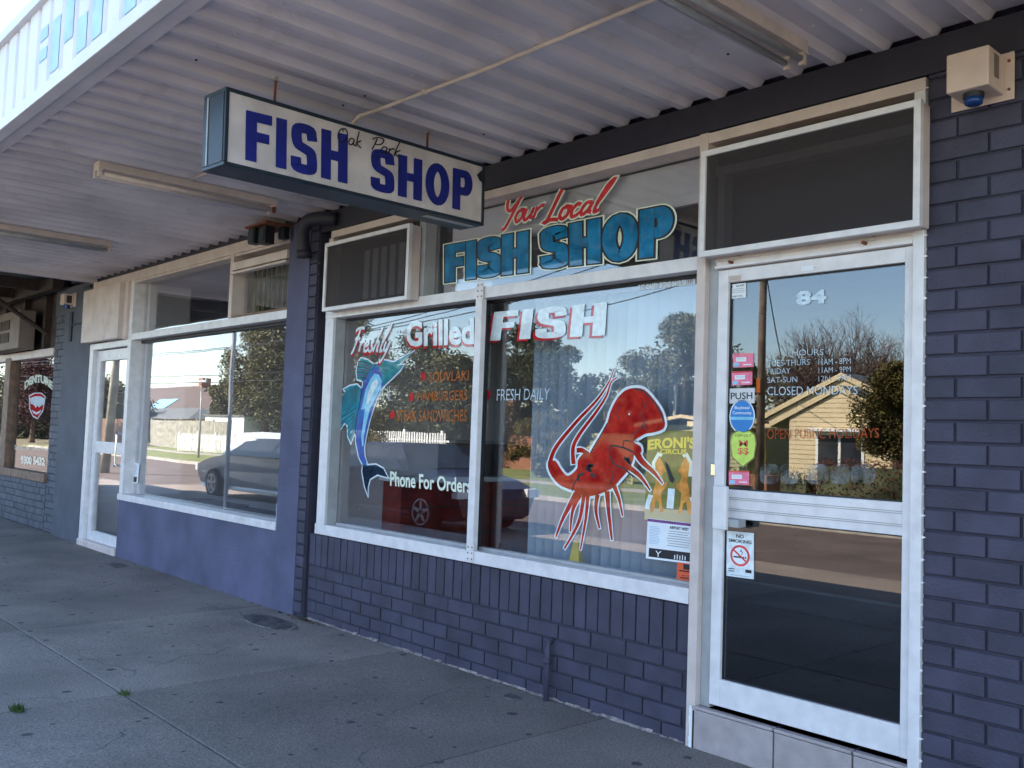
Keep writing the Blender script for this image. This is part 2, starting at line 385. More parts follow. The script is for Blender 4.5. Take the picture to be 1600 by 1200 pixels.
SCRIPT = {  # loose brush script, centre lines, (strokes, advance)
 'Y': ([[(.05, .95), (.10, .62), (.30, .50), (.50, .70), (.68, 1.0)], [(.60, .80), (.45, .35), (.22, -.12), (.02, -.22)]], .62),
 'o': ([[(.30, .45), (.12, .38), (.06, .15), (.20, .0), (.38, .10), (.40, .32), (.28, .45), (.52, .38)]], .48),
 'u': ([[(.06, .44), (.05, .12), (.20, .0), (.36, .16), (.42, .44)], [(.42, .44), (.40, .10), (.54, .04)]], .52),
 'r': ([[(.06, .44), (.10, .0)], [(.10, .28), (.24, .44), (.40, .42)]], .40),
 'L': ([[(.42, 1.15), (.28, .6), (.10, .05), (.0, .0), (.30, .06), (.62, .0)]], .58),
 'c': ([[(.38, .40), (.22, .46), (.08, .24), (.14, .02), (.32, .02), (.46, .14)]], .44),
 'a': ([[(.38, .42), (.16, .42), (.05, .18), (.16, .0), (.34, .14), (.42, .42)], [(.42, .42), (.38, .10), (.52, .04)]], .50),
 'l': ([[(.12, .30), (.30, .80), (.36, 1.15), (.22, .95), (.12, .35), (.16, .02), (.34, .06)]], .34),
 'F': ([[(.08, .86), (.30, .98), (.75, 1.0)], [(.42, .96), (.30, .45), (.12, 0), (-.02, -.08)], [(.14, .50), (.56, .58)]], .60),
 'e': ([[(.06, .22), (.32, .28), (.34, .42), (.18, .44), (.06, .22), (.14, .02), (.34, .04), (.46, .16)]], .44),
 's': ([[(.34, .44), (.18, .40), (.20, .26), (.32, .14), (.20, .0), (.04, .06)]], .38),
 'h': ([[(.30, 1.05), (.16, .5), (.06, .0)], [(.12, .26), (.28, .44), (.38, .34), (.34, .06), (.48, .04)]], .50),
 'y': ([[(.06, .44), (.06, .14), (.22, .06), (.38, .44)], [(.38, .44), (.30, -.1), (.10, -.45), (-.05, -.3)]], .46),
 'O': ([[(.45, .95), (.15, .85), (.05, .35), (.25, .0), (.55, .15), (.68, .60), (.50, .95), (.30, .90), (.36, .75)]], .78),
 'k': ([[(.20, 1.0), (.12, .5), (.06, .0)], [(.40, .46), (.12, .22), (.44, .0)]], .48),
 'P': ([[(.30, .92), (.20, .4), (.10, .0)], [(.0, .80), (.30, 1.0), (.70, .92), (.66, .62), (.40, .48), (.20, .50)]], .66)}
def script_word(mb, word, f, t, mt, k=0, dx=0, dy=0, slant=.10, asp=1.0):
    W = sum(SCRIPT[c][1] for c in word); x = 0; i = 0
    for c in word:
        st, adv = SCRIPT[c]
        for s_ in st:
            pl = [(p.x+x+slant*p.y, p.y) for p in (Vector((q[0], q[1], 0)) for q in [tuple(z)[:2] for z in smooth([Vector((a, b, 0)) for a, b in s_], 5)])]
            for q in ribbon2(pl, t, False):
                mb.face([f(a/W+dx, b+dy, k+i*.2) for a, b in q], mt); i = (i+1) % 5
        x += adv
_tc = {}
def textmesh(s, bold=0.0):
    key = (s, bold)
    if key in _tc: return _tc[key]
    cu = bpy.data.curves.new('t', 'FONT'); cu.body = s; cu.offset = bold; cu.resolution_u = 3
    ob = bpy.data.objects.new('t', cu); COL.objects.link(ob)
    bpy.context.view_layer.update()
    me = bpy.data.meshes.new_from_object(ob.evaluated_get(bpy.context.evaluated_depsgraph_get()))
    vs = [(v.co.x, v.co.y) for v in me.vertices]; fs = [tuple(p.vertices) for p in me.polygons]
    COL.objects.unlink(ob); bpy.data.objects.remove(ob)
    x0 = min(v[0] for v in vs); x1 = max(v[0] for v in vs); y0 = min(v[1] for v in vs); y1 = max(v[1] for v in vs)
    vs = [((a-x0)/(x1-x0), (b-y0)/(y1-y0)) for a, b in vs]
    _tc[key] = (vs, fs); return _tc[key]
def text(mb, s, f, mt, bold=0.0, k=0, dx=0, dy=0, slant=0):
    vs, fs = textmesh(s, bold); i = len(mb.v); m = mb.mi(mt)
    mb.v += [tuple(f(a+dx+slant*(b-.5), b+dy, k)) for a, b in vs]
    for q in fs: mb.f.append(tuple(i+j for j in q)); mb.m.append(m)
def poly(mb, pts3, mt):
    pts3 = [Vector(p) for p in pts3]
    i = len(mb.v); mb.v += [tuple(p) for p in pts3]; m = mb.mi(mt)
    for tr in tessellate_polygon([pts3]): mb.f.append(tuple(i+j for j in tr)); mb.m.append(m)
def stroke_px(mb, c, pts, w, mt, y, k=0, closed=False, sm=True):
    """ribbon through picture-measured points, laid on plane y; width in metres"""
    P = [hit(*c(*p), y) for p in pts]
    P2 = [Vector((p.x, p.z, 0)) for p in P]
    if sm: P2 = smooth(P2, 4, closed)
    for q in ribbon2([(p.x, p.y) for p in P2], w, closed): mb.face([(a, y-.0003*k, b) for a, b in q], mt)
def disc(mb, c, r, y, mt, rz=None, n=20):
    rz = rz or r
    mb.face([(c.x+r*math.cos(2*math.pi*i/n), y, c.z+rz*math.sin(2*math.pi*i/n)) for i in range(n)], mt)

# ================================================================== GROUND
def gz(x): return -.0045*(max(-12, min(-2.7, x))+2.7)
gr = thing('ground', None, None, kind='structure')
MB().box(-420, 420, -420, 420, -.30, -.112, 'ground').build('soil', gr)
rd = thing('road', None, None, kind='structure')
MB().box(-300, 300, -12.6, -4.9, -.2, -.104, 'asphalt').build('carriageway', rd)
MB().box(-24, 300, -7.2, -4.9, -.19, -.099, 'asphalt_lane').build('parking_lane', rd)
fp = thing('footpath', None, None, kind='structure')
MB().box(-24, 6, -4.72, .3, -.2, -.02, 'kerb').build('footpath_bed', fp)
xs = [-24.4, -22.6, -20.8, -19, -17.2, -15.4, -13.9, -12.3, -10.6, -8.86, -6.87, -5.03, -3.26, -1.5, .3, 2.1, 3.9, 5.7]
ys = [-4.7, -3.62, -1.80, .02]
for i in range(len(xs)-1):
    for j in range(3):
        g = .005; dz = random.uniform(-.002, .002)
        MB().box(xs[i]+g, xs[i+1]-g, ys[j]+g, ys[j+1]-g, -.1, 0, 'concrete', lambda p: (p[0], p[1], p[2]+(gz(p[0])+dz if p[2] > -.05 else 0))).build('paving_slab', fp, bevel=.006)
kb = thing('kerb', None, None, kind='structure')
for i in range(20):
    x = -24+i*1.5
    MB().box(x+.004, x+1.496, -4.92, -4.71, -.15, .002, 'kerb').build('kerb_stone', kb, bevel=.02)
fk = thing('kerb', None, None, kind='structure')
for i in range(60):
    x = -60+i*1.2
    MB().box(x+.004, x+1.196, -12.85, -12.6, -.15, .0, 'kerb').build('kerb_stone', fk)
vg = MB().box(-62, 60, -17.2, -12.85, -.14, -.01, 'grass').build('nature_strip', None, kind='structure')
MB().box(-62, 60, -18.5, -17.2, -.13, .0, 'kerb').build('far_footpath', None, kind='structure')
MB().box(-62, 60, -60, -18.5, -.13, -.008, 'grass').build('front_lawns', None, kind='structure')

# weeds and litter at joints
def weed(loc, r, n, label):
    mb = MB()
    for i in range(n):
        a = random.uniform(0, 6.28); d = random.uniform(0, r); p = Vector((loc[0]+d*math.cos(a), loc[1]+d*math.sin(a)*.5, loc[2]))
        h = random.uniform(.012, .035); w_ = .004; b = random.uniform(0, 6.28); o = Vector((math.cos(b), math.sin(b), 0))
        mb.face([p-o*w_, p+o*w_, p+Vector((random.uniform(-.02, .02), random.uniform(-.02, .02), h))], 'grass_bright')
    return mb.build('weed_tuft', None, label=label, category='weed')
mat('grass_bright', (.06, .11, .02), .8, .2, 20)
mat('leaf_litter', (.10, .04, .02), .8, .4, 20)
weed((-5.02, -2.31, gz(-5)), .06, 160, 'small green weed tuft growing in the footpath joint at far lower left')
weed((-5.0, -1.80, gz(-5)), .05, 40, 'thin weed in the crossing of the footpath joints')
mb = MB()
for i in range(160):
    x = random.gauss(-6.2, .16); y = -.03-abs(random.gauss(0, .035)); z = gz(x)+.004
    a = random.uniform(0, 6.28); r_ = random.uniform(.004, .012)
    mb.face([(x+r_*math.cos(a+k), y+r_*math.sin(a+k), z+random.uniform(0, .008)) for k in (0, 2.1, 4.2)], 'leaf_litter')
mb.build('leaf_litter', None, kind='stuff', label='brown dry leaf litter in the corner at the foot of the pier', category='leaves')
# service covers
def cover(name, x, y, lx, ly, label, rim='kerb', oval=False):
    t = thing(name, label, 'cover', (x, y, gz(x)))
    n = 28; z = gz(x)
    def ringpts(s, zz):
        if oval: return [(x+lx*s*math.cos(2*math.pi*i/n), y+ly*s*math.sin(2*math.pi*i/n), zz) for i in range(n)]
        return [(x+lx*s*a, y+ly*s*b, zz) for a, b in ((-1, -1), (1, -1), (1, 1), (-1, 1))]
    m1 = MB(); a = ringpts(1, z+.006); b = ringpts(.88, z+.006); c = ringpts(1.0, z-.01)
    for i in range(len(a)):
        j = (i+1) % len(a); m1.face([a[i], a[j], b[j], b[i]], rim); m1.face([c[i], c[j], a[j], a[i]], rim)
    m1.build('rim', t)
    m2 = MB(); m2.face(ringpts(.88, z+.004), 'cover_dark'); m2.build('lid', t)
mat('cover_dark', (.11, .10, .105), .8, .4, 18, .5, 50)
mat('cover_rim', (.19, .18, .18), .85, .35, 12, .5, 50)
cover('pit_cover', -6.28, -.30, .34, .13, 'oval concrete pit cover in the footpath beside the rendered pier', 'cover_rim', True)
cover('small_grate', -9.45, -.25, .12, .07, 'small dark grate in the footpath below the vacant shop step', 'cover_dark')
cover('stopcock_cover', -3.80, -.15, .055, .035, 'small dark stopcock hole in the footpath beside the wall pipe', 'cover_dark', True)

# ================================================================== BRICK ENGINE
BW, BH, J = .230, .076, .010
_bc = {}
def brick_mesh(w, h, mt, d=.05):
    key = (round(w, 3), round(h, 3), mt)
    if key in _bc: return _bc[key]
    c = .003; v = []; f = []
    v = [(-w/2, 0, -h/2), (w/2, 0, -h/2), (w/2, 0, h/2), (-w/2, 0, h/2)]
    v += [(-w/2, -d+c, -h/2), (w/2, -d+c, -h/2), (w/2, -d+c, h/2), (-w/2, -d+c, h/2)]
    v += [(-w/2+c, -d, -h/2+c), (w/2-c, -d, -h/2+c), (w/2-c, -d, h/2-c), (-w/2+c, -d, h/2-c)]
    for a in (0, 4):
        for i in range(4):
            j = (i+1) % 4; f.append((a+i, a+j, a+4+j, a+4+i))
    f.append((8, 9, 10, 11))
    me = bpy.data.meshes.new('brick'); me.from_pydata(v, [], f); me.materials.append(M[mt]); me.update()
    _bc[key] = me; return me
def brick(parent, x, z, w, h, mt, yf=0.0):
    """one brick whose face stands at about y=yf, centre x,z"""
    o = bpy.data.objects.new('brick', brick_mesh(w, h, mt)); COL.objects.link(o); o.parent = parent
    o.location = Vector((x+random.uniform(-.001, .001), yf+.05+random.uniform(-.0015, .0025), z+random.uniform(-.0008, .0008)))-Vector(parent.location)
    o.rotation_euler = (random.uniform(-.012, .012), random.uniform(-.002, .002), random.uniform(-.008, .008))
def bricks(parent, x0, x1, z0, z1, mt, yf=0.0, half=False, anchor='left', start=0):
    """stretcher bond between x0,x1, courses of 86 mm from z1 downwards"""
    pitch = BW+J; k = start; zt = z1
    while zt > z0+.02:
        h = min(BH, zt-z0); off = 0 if k % 2 == 0 else -pitch/2
        x = x0+off
        while x < x1-.01:
            a = max(x, x0); b = min(x+BW, x1)
            if b-a > .03: brick(parent, (a+b)/2, zt-h/2, b-a, h, mt, yf)
            x += pitch
        zt -= BH+J; k += 1

# ================================================================== FISH SHOP
FS = thing('fish_shop', 'slate blue brick fish shop with big painted window and white aluminium door', 'shop', (-4, 0, 0))
# masonry cores
c = MB(); c.box(-1.628, .2, .012, .25, -.05, 3.10, 'navy_mortar'); c.build('pier_core', FS)
c = MB(); c.box(-6.27, -2.735, .012, .22, -.05, .655, 'navy_mortar'); c.build('stall_riser_core', FS)
bricks(FS, -1.626, -.15, .0, 3.09, 'navy_brick', yf=0.0, start=1)
bricks(FS, -6.25, -2.74, -.02, .655-.243, 'navy_brick', yf=0.0)
# soldier course under the sill
x = -6.25
while x < -2.76:
    brick(FS, x+.038, .655-.118, .076 if x+.076 < -2.74 else (-2.74-x), .228, 'navy_brick'); x += .086
# narrow brick strip at the left pier
z = 3.05; k = 0
while z > .06:
    brick(FS, -6.345, z-BH/2, .105, BH, 'navy_brick', yf=-.028); z -= BH+J; k += 1
bx('pier_strip_core', FS, -6.40, -6.285, -.010, .25, .02, 3.09, 'navy_mortar')
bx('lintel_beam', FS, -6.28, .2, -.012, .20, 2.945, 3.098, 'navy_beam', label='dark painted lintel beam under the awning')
MB().box(-6.4, 2.4, .02, .27, 3.15, 4.3, 'slate_render').build('parapet', FS)
MB().box(-6.45, 2.4, .27, 8, 3.12, 3.3, 'interior_dark').build('roof', FS)
# bricks further right, outside the photograph
mb = MB().box(.2, 2.4, .0, .25, -.05, 3.10, 'navy_brick'); mb.build('side_wall', FS)
mb = MB(); x = -6.22
while x < -2.76:
    l_ = random.uniform(.03, .09); h_ = random.uniform(.006, .018); d_ = random.uniform(.006, .022); z_ = gz(x)
    mb.face([(x, -d_, z_+.003), (x+l_, -d_, z_+.003), (x+l_, .001, z_+h_), (x, .001, z_+h_)], 'mortar_smear'); x += l_*random.uniform(.9, 1.1)
mb.build('mortar_smear', FS, kind='stuff')
# interior shell
mb = MB(); mb.box(-6.29, 2.3, .2, 7, -.05, .17, 'carpet'); mb.build('floor', FS)
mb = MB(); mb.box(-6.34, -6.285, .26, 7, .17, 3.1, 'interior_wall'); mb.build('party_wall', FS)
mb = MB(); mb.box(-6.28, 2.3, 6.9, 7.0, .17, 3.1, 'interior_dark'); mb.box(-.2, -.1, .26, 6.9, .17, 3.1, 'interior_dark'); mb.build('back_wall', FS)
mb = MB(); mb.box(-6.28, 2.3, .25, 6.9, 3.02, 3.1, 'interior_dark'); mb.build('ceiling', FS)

# window frame
wf = MB()
wf.box(-6.16, -2.737, -.020, .13, .66, .735, 'white_metal')            # sill
wf.box(-6.16, -6.05, -.010, .13, .735, 2.27, 'white_metal')            # left stile
wf.box(-6.16, -2.737, -.012, .12, 2.27, 2.338, 'white_metal')          # transom
wf.box(-6.13, -1.63, -.014, .12, 2.885, 2.937, 'cream_paint')          # head
wf.box(-6.16, -6.10, -.012, .12, 2.338, 2.885, 'cream_paint')
wf.box(-5.02, -4.955, -.006, .12, 2.338, 2.885, 'grey_metal')
WF = wf.build('shopfront_window', FS, bevel=.003)
bx('mullion', WF, -4.392, -4.332, -.022, .018, .705, 2.345, 'white_metal')
bx('mullion_channel', WF, -4.392, -4.372, .019, .086, .735, 2.27, 'black')
bx('stile_channel', WF, -6.05, -6.030, .0, .087, .735, 2.27, 'grey_metal')
bx('glazing_bead', WF, -6.0, -2.74, .070, .12, 2.254, 2.27, 'black')
bx('glazing_bead', WF, -6.0, -2.74, .060, .10, .735, .752, 'grey_metal')
def plate(parent, x, z):
    mb = MB().box(x-.03, x+.03, -.027, -.0225, z-.055, z+.055, 'white_paint')
    for dx in (-.018, .018):
        for dz in (-.035, 0, .035): mb.tube([(x+dx, -.0275, z+dz), (x+dx, -.030, z+dz)], .005, 'rust', 6)
    mb.build('joint_plate', parent)
plate(WF, -4.348, 2.315); plate(WF, -4.348, .72)
for a, b, z0, z1, nm in ((-6.04, -4.39, .74, 2.26, 'pane'), (-4.372, -2.74, .74, 2.26, 'pane'), (-4.955, -2.745, 2.34, 2.884, 'pane')):
    MB().box(a, b, GL, GL+.006, z0, z1, 'glass').build(nm, WF)

# door surround (jambs)
bx('jamb', FS, -2.735, -2.685, -.018, .13, .0, 2.94, 'cream_paint')
bx('jamb', FS, -2.685, -2.630, .020, .13, .19, 2.335, 'grey_metal')
bx('jamb', FS, -1.676, -1.630, -.016, .13, .0, 2.885, 'white_metal')
hd = MB(); hd.box(-2.63, -1.676, -.006, .12, 2.262, 2.335, 'white_paint')
hd.box(-2.63, -1.676, -.016, -.008, 2.297, 2.303, 'white_paint'); hd.box(-2.63, -1.676, -.020, -.008, 2.262, 2.274, 'white_paint')
HD = hd.build('door_head', FS, bevel=.002)
mb = MB()
for x, z in ((-2.54, 2.285), (-1.84, 2.318), (-2.50, 2.318), (-1.88, 2.29)): mb.tube([(x, -.006, z), (x, -.03, z)], .008, 'rust', 8)
mb.build('bolt_stub', HD)
# teeth of dried paint along the brick edge
mb = MB(); z = .05
while z < 2.9:
    h_ = random.uniform(.006, .016)
    mb.face([(-1.630, -.012, z), (-1.630+random.uniform(.006, .016), -.006, z+h_/2), (-1.630, -.012, z+h_)], 'white_metal'); z += .086
mb.build('paint_drip', FS, kind='stuff')
# door leaf
dr = MB(); y0, y1 = .012, .062
dr.box(-2.628, -2.572, y0, y1, .215, 2.258, 'white_metal')
dr.box(-1.718, -1.678, y0-.004, y1, .215, 2.258, 'white_metal')
dr.box(-2.572, -1.718, y0, y1, 2.195, 2.258, 'white_metal')
dr.box(-2.572, -1.718, y0, y1, 1.085, 1.218, 'white_metal')
dr.box(-2.572, -1.718, y0, y1, .215, .338, 'white_metal')
DR = dr.build('door', FS, bevel=.003)
mb = MB()
for z in (1.120, 1.128, 1.172, 1.180): mb.box(-2.570, -1.72, y0-.0025, y0+.001, z, z+.003, 'grey_metal')
mb.build('rail_groove', DR)
MB().box(-2.572, -1.718, .036, .042, 1.218, 2.195, 'door_glass').build('glass', DR)
MB().box(-2.572, -1.718, .036, .042, .338, 1.085, 'door_glass').build('glass', DR)
mb = MB()
for z0, z1 in ((1.218, 2.195), (.338, 1.085)):
    mb.box(-2.572, -2.565, .030, .0355, z0, z1, 'black'); mb.box(-1.725, -1.718, .030, .0355, z0, z1, 'black')
    mb.box(-2.565, -1.725, .030, .0355, z0, z0+.006, 'black'); mb.box(-2.565, -1.725, .030, .0355, z1-.006, z1, 'black')
mb.build('gasket', DR)
bx('push_plate', DR, -2.572, -2.497, -.075, -.050, 1.035, 1.235, 'white_metal', .006)
bx('handle_bracket', DR, -2.53, -2.445, -.050, .010, 1.05, 1.085, 'grey_metal')
bx('lock', DR, -2.645, -2.618, .004, .020, 1.275, 1.335, 'chrome', .004)
# step tiles
st = thing('doorstep', 'grey pink tiled doorstep below the fish shop door', 'step', (-2.2, 0, 0))
MB().box(-2.69, -1.672, .012, .3, .0, .196, 'navy_mortar').build('step_core', st)
for a, b in ((-2.70, -2.27), (-2.262, -1.905), (-1.897, -1.672)):
    bx('tile', st, a, b, -.018, .02, .0, .178, 'tile', .003)
    bx('tile', st, a, b, -.024, .15, .182, .196, 'tile', .003)
mb = MB()
for i in range(12): 
    z = i*.016; mb.box(-2.712-.006*random.random(), -2.70, -.02, .01, z, z+.016, 'sticker_white')
mb.build('grout_smear', st)

# upper fly screen boxes
def screenbox(parent, x0, x1, z0, z1, d, label):
    mb = MB(); t = .028
    mb.box(x0, x1, -d, -d+.03, z0, z0+t, 'white_metal'); mb.box(x0, x1, -d, -d+.03, z1-t, z1, 'white_metal')
    mb.box(x0, x0+t, -d, -d+.03, z0+t, z1-t, 'white_metal'); mb.box(x1-t, x1, -d, -d+.03, z0+t, z1-t, 'white_metal')
    mb.box(x0+.006, x0+.02, -d+.03, -.014, z0+.006, z1-.006, 'cream_paint'); mb.box(x1-.02, x1-.006, -d+.03, -.014, z0+.006, z1-.006, 'cream_paint')
    mb.box(x0+.02, x1-.02, -d+.03, -.014, z0+.006, z0+.02, 'cream_paint'); mb.box(x0+.02, x1-.02, -d+.03, -.014, z1-.02, z1-.006, 'cream_paint')
    o = mb.build('screen_box', parent, bevel=.002, label=label)
    MB().box(x0+t, x1-t, -d+.012, -d+.016, z0+t, z1-t, 'flyscreen').build('fly_screen', o)
    return o
sb1 = screenbox(FS, -6.045, -4.985, 2.305, 2.815, .115, 'white framed fly screen box over the left window pane')
sb2 = screenbox(FS, -2.655, -1.605, 2.305, 2.815, .115, 'white framed fly screen box over the door')
mb = MB(); mb.box(-6.10, -5.02, .06, .07, 2.34, 2.88, 'black')
mb.build('dark_backing', FS)
mb = MB(); mb.box(-2.68, -1.64, .06, .07, 2.34, 2.88, 'black'); mb.build('dark_backing', FS)
mb = MB()
for i in range(6): mb.box(-5.62+i*.105, -5.62+i*.105+.066, -.04, -.035, 2.37, 2.72, 'white_metal')
mb.build('louvre_slat', sb1)
bx('inner_rail', sb2, -2.62, -1.64, -.05, .02, 2.70, 2.745, 'grey_metal')
bx('inner_rail', sb2, -2.60, -2.56, -.05, .02, 2.34, 2.70, 'grey_metal')

# white boards behind the upper glass
bx('bulkhead_board', FS, -4.86, -2.76, .15, .18, 2.655, 2.884, 'interior_wall', 0)
bx('bulkhead_board', FS, -4.94, -4.45, .155, .185, 2.345, 2.652, 'interior_wall', 0)

# shop fittings
ct = thing('shop_counter', 'long red panelled shop counter with white top inside the fish shop', 'counter', (-6.1, .65, .17))
MB().box(-6.27, -6.02, .66, 3.3, .17, 1.04, 'red_counter').build('counter_body', ct)
bx('counter_top', ct, -6.28, -5.99, .62, 3.32, 1.045, 1.085, 'sticker_white')
mb = MB()
for z in (.4, .62, .84): mb.box(-6.019, -6.012, .66, 3.3, z, z+.008, 'interior_dark')
mb.build('counter_groove', ct)
kt = thing('display_warmer', 'dark display warmer standing on the shop counter', 'appliance', (-6.1, 1.6, 1.085))
MB().box(-6.26, -6.03, 1.2, 2.6, 1.087, 1.36, 'interior_dark').build('warmer_body', kt)
bx('warmer_top', kt, -6.27, -6.02, 1.18, 2.62, 1.362, 1.39, 'grey_metal')
ws = thing('wet_floor_sign', 'yellow folding floor sign behind the window below the red painted crayfish', 'sign', (-3.9, .19, .17))
wt = hit(897, 846, .17); wl0 = hit(886, 890, .17); wr0 = hit(910, 895, .17); zt = wt.z; sp0 = (wr0.x-wl0.x)/2*max(1, (zt-.17)/(zt-wl0.z))*.6
mb = MB()
for y_, s_ in ((.13, 1), (.25, -1)): mb.face([(wt.x-sp0, y_, .17), (wt.x+sp0, y_, .17), (wt.x+.018, .19-s_*.006, zt), (wt.x-.018, .19-s_*.006, zt)], 'yellow')
mb.build('sign_leaf', ws)
bl = thing('vertical_blind', 'pale blue grey vertical blind hanging behind the right window pane', 'blind', (-3.5, .3, 2.26))
bx('head_rail', bl, -4.16, -2.80, .26, .32, 2.262, 2.30, 'white_metal')
for i in range(18):
    x = -4.12+i*.0745; a = R(random.uniform(52, 68)); hx = .042*math.cos(a); hy = .042*math.sin(a)
    mb = MB(); n_ = 1
    mb.face([(x-hx, .29-hy, .30), (x+hx, .29+hy, .30), (x+hx, .29+hy, 2.26), (x-hx, .29-hy, 2.26)], 'blind')
    o = mb.build('blind_slat', bl); sm_ = o.modifiers.new('s', 'SOLIDIFY'); sm_.thickness = .0015
# window display shelf
bx('display_shelf', FS, -6.28, -4.45, .14, .22, .56, .60, 'interior_wall')

# ---------------------------------------------------------- painted lettering on the glass
c1 = crop(640, 200, .3375); c4 = crop(480, 440, .175); c5 = crop(480, 620, .23333); c7 = crop(740, 440, .43333); c8 = crop(1080, 380, .33333); cl = crop(850, 560, .25)
YG = GL-.003
def qp(c, bl_, br_, tr_, tl_, y=YG, arch=0): return qmap(hit(*c(*bl_), y), hit(*c(*br_), y), hit(*c(*tr_), y), hit(*c(*tl_), y), Vector((0, -.0005, 0)), arch)
for wd, q in (('FISH', ((165, 715), (550, 668), (552, 475), (165, 545))), ('SHOP', ((608, 655), (1215, 588), (1222, 352), (604, 470)))):
    f = qp(c1, *q); mb = MB()
    heavy_word(mb, wd, f, .30, 'paint_cream', gap=.03, grow=.075, k=0)
    heavy_word(mb, wd, f, .30, 'black', gap=.03, grow=.04, k=1.2)
    heavy_word(mb, wd, f, .30, 'paint_blue', gap=.03, grow=-.004, k=2.4)
    mb.build('lettering', WF, label='blue block lettering '+wd+' with black and white outline')
for wd, q in (('Your', ((430, 448), (600, 412), (635, 290), (430, 335))), ('Local', ((625, 438), (875, 385), (905, 262), (625, 318)))):
    f = qp(c1, *q, y=YG-.0015); mb = MB()
    script_word(mb, wd, f, .27, 'paint_cream', k=0, slant=.25)
    script_word(mb, wd, f, .15, 'paint_red_light', k=2, slant=.25)
    mb.build('lettering', WF, label='red script lettering '+wd+' with pale outline')
mb = MB()
f = qp(c1, (372, 985), (905, 960), (915, 806), (392, 852))
heavy_word(mb, 'FISH', f, .26, 'paint_red', gap=.10, k=0, dx=-.022, dy=-.07)
heavy_word(mb, 'FISH', f, .26, 'paint_white', gap=.10, k=1.5)
mb.build('lettering', WF, label='large white lettering FISH with red drop shadow'); mb = MB()
f = qp(c4, (885, 585), (1490, 560), (1490, 318), (885, 350))
text(mb, 'Grilled', f, 'paint_red', .035, 0, -.012, -.10)
text(mb, 'Grilled', f, 'paint_white', .035, 1.5)
mb.build('lettering', WF, label='white lettering Grilled with red drop shadow')
mb = MB()
f = qp(c4, (395, 625), (720, 625), (760, 415), (400, 415))
script_word(mb, 'Freshly', f, .15, 'paint_red', 0, dx=-.005, dy=-.10, slant=.30)
script_word(mb, 'Freshly', f, .12, 'paint_white', 1.8, slant=.30)
mb.build('lettering', WF, label='white script lettering Freshly with red shadow')
def word(s_, f, mt, b_=0, label=None):
    mb = MB(); text(mb, s_, f, mt, b_); mb.build('lettering', WF, label=label)
word('SOUVLAKI', qp(c4, (1085, 895), (1440, 885), (1445, 790), (1090, 810)), 'paint_orange', .006, 'orange lettering SOUVLAKI')
word('HAMBURGERS', qp(c4, (985, 1065), (1430, 1060), (1435, 965), (990, 985)), 'paint_orange', .006, 'orange lettering HAMBURGERS')
word('STEAK SANDWICHES', qp(c5, (600, 165), (1068, 165), (1070, 85), (600, 90)), 'paint_orange', .006, 'orange lettering STEAK SANDWICHES')
for cc, x, y in ((c4, 1035, 845), (c4, 930, 1030), (c5, 570, 120), (c7, 50, 408)):
    mb = MB(); p = hit(*cc(x, y), YG); disc(mb, p, .030, YG, 'paint_red'); mb.build('painted_dot', WF)
word('FRESH DAILY', qp(c7, (83, 430), (272, 425), (276, 384), (85, 388)), 'paint_hours', -.004, 'thin pale lettering FRESH DAILY')
word('RIC CASEY SIGNS 0418.581118', qp(c1, (1060, 752), (1322, 725), (1322, 697), (1060, 726)), 'sticker_white', .035, 'small white signwriter lettering')
word('Phone For Orders', qp(c5, (555, 597), (1100, 648), (1100, 548), (555, 497)), 'paint_cream', .026, 'pale lettering Phone For Orders')

# marlin -----------------------------------------------------
mb = MB(); Yb = GL-.0015
def P4(x, y, yy): return hit(*c4(x, y), yy)
def P5(x, y, yy): return hit(*c5(x, y), yy)
def mp(pts, yy): return [(P4 if t == 4 else P5)(x, y, yy) for t, x, y in pts]
body = [(4,950,620),(4,830,722),(4,800,748),(4,862,742),(4,830,790),(4,760,860),(4,692,925),(4,655,970),(5,440,85),(5,415,170),(5,392,270),(5,382,340),(5,385,400),(5,398,440),
        (5,385,465),(5,372,455),(5,345,400),(5,325,300),(5,325,200),(5,335,120),(5,360,10),(4,500,885),(4,560,800),(4,600,745),(4,680,700),(4,770,722)]
tail = [(5,385,460),(5,460,455),(5,510,482),(5,540,540),(5,470,520),(5,420,550),(5,405,610),(5,406,660),(5,385,600),(5,368,500),(5,372,465)]
dors = [(4,600,745),(4,540,702),(4,480,685),(4,455,720),(4,440,800),(4,445,870),(4,490,885),(4,545,815)]
fin = [(4,445,920),(4,380,932),(4,328,962),(4,345,985),(4,285,1055),(4,300,1075),(4,278,1143),(5,222,62),(5,200,110),(5,218,170),(5,200,255),(5,250,175),(5,270,190),(5,272,262),(5,292,308),(5,312,262),(5,322,235),(5,328,140),(5,352,30),(4,485,960)]
def outline(pts, w_, mt, yy):
    P2 = [(p.x, p.z) for p in mp(pts, yy)]
    for q in ribbon2(P2, w_, True): mb.face([(a, yy, b) for a, b in q], mt)
for pts in (fin, dors, tail, body): outline(pts, .022, 'paint_white', Yb)
poly(mb, mp(fin, Yb-.0006), 'marlin_fin'); poly(mb, mp(dors, Yb-.0006), 'marlin_teal'); poly(mb, mp(tail, Yb-.0006), 'marlin_grey')
poly(mb, mp(body, Yb-.0010), 'marlin_blue')
head = [(4,940,628),(4,830,728),(4,800,748),(4,855,745),(4,825,790),(4,757,855),(4,690,918),(4,668,880),(4,672,820),(4,640,770),(4,606,752),(4,680,706),(4,770,728)]
poly(mb, mp(head, Yb-.0014), 'marlin_teal')
hl = [(4,640,830),(4,600,820),(4,560,880),(4,520,960),(4,500,1060),(4,480,1143),(5,385,80),(5,375,170),(5,362,260),(5,368,330),(5,376,330),(5,380,260),(5,398,170),(5,420,80),(4,600,1060),(4,650,960),(4,670,890)]
poly(mb, mp(hl, Yb-.0014), 'marlin_light')
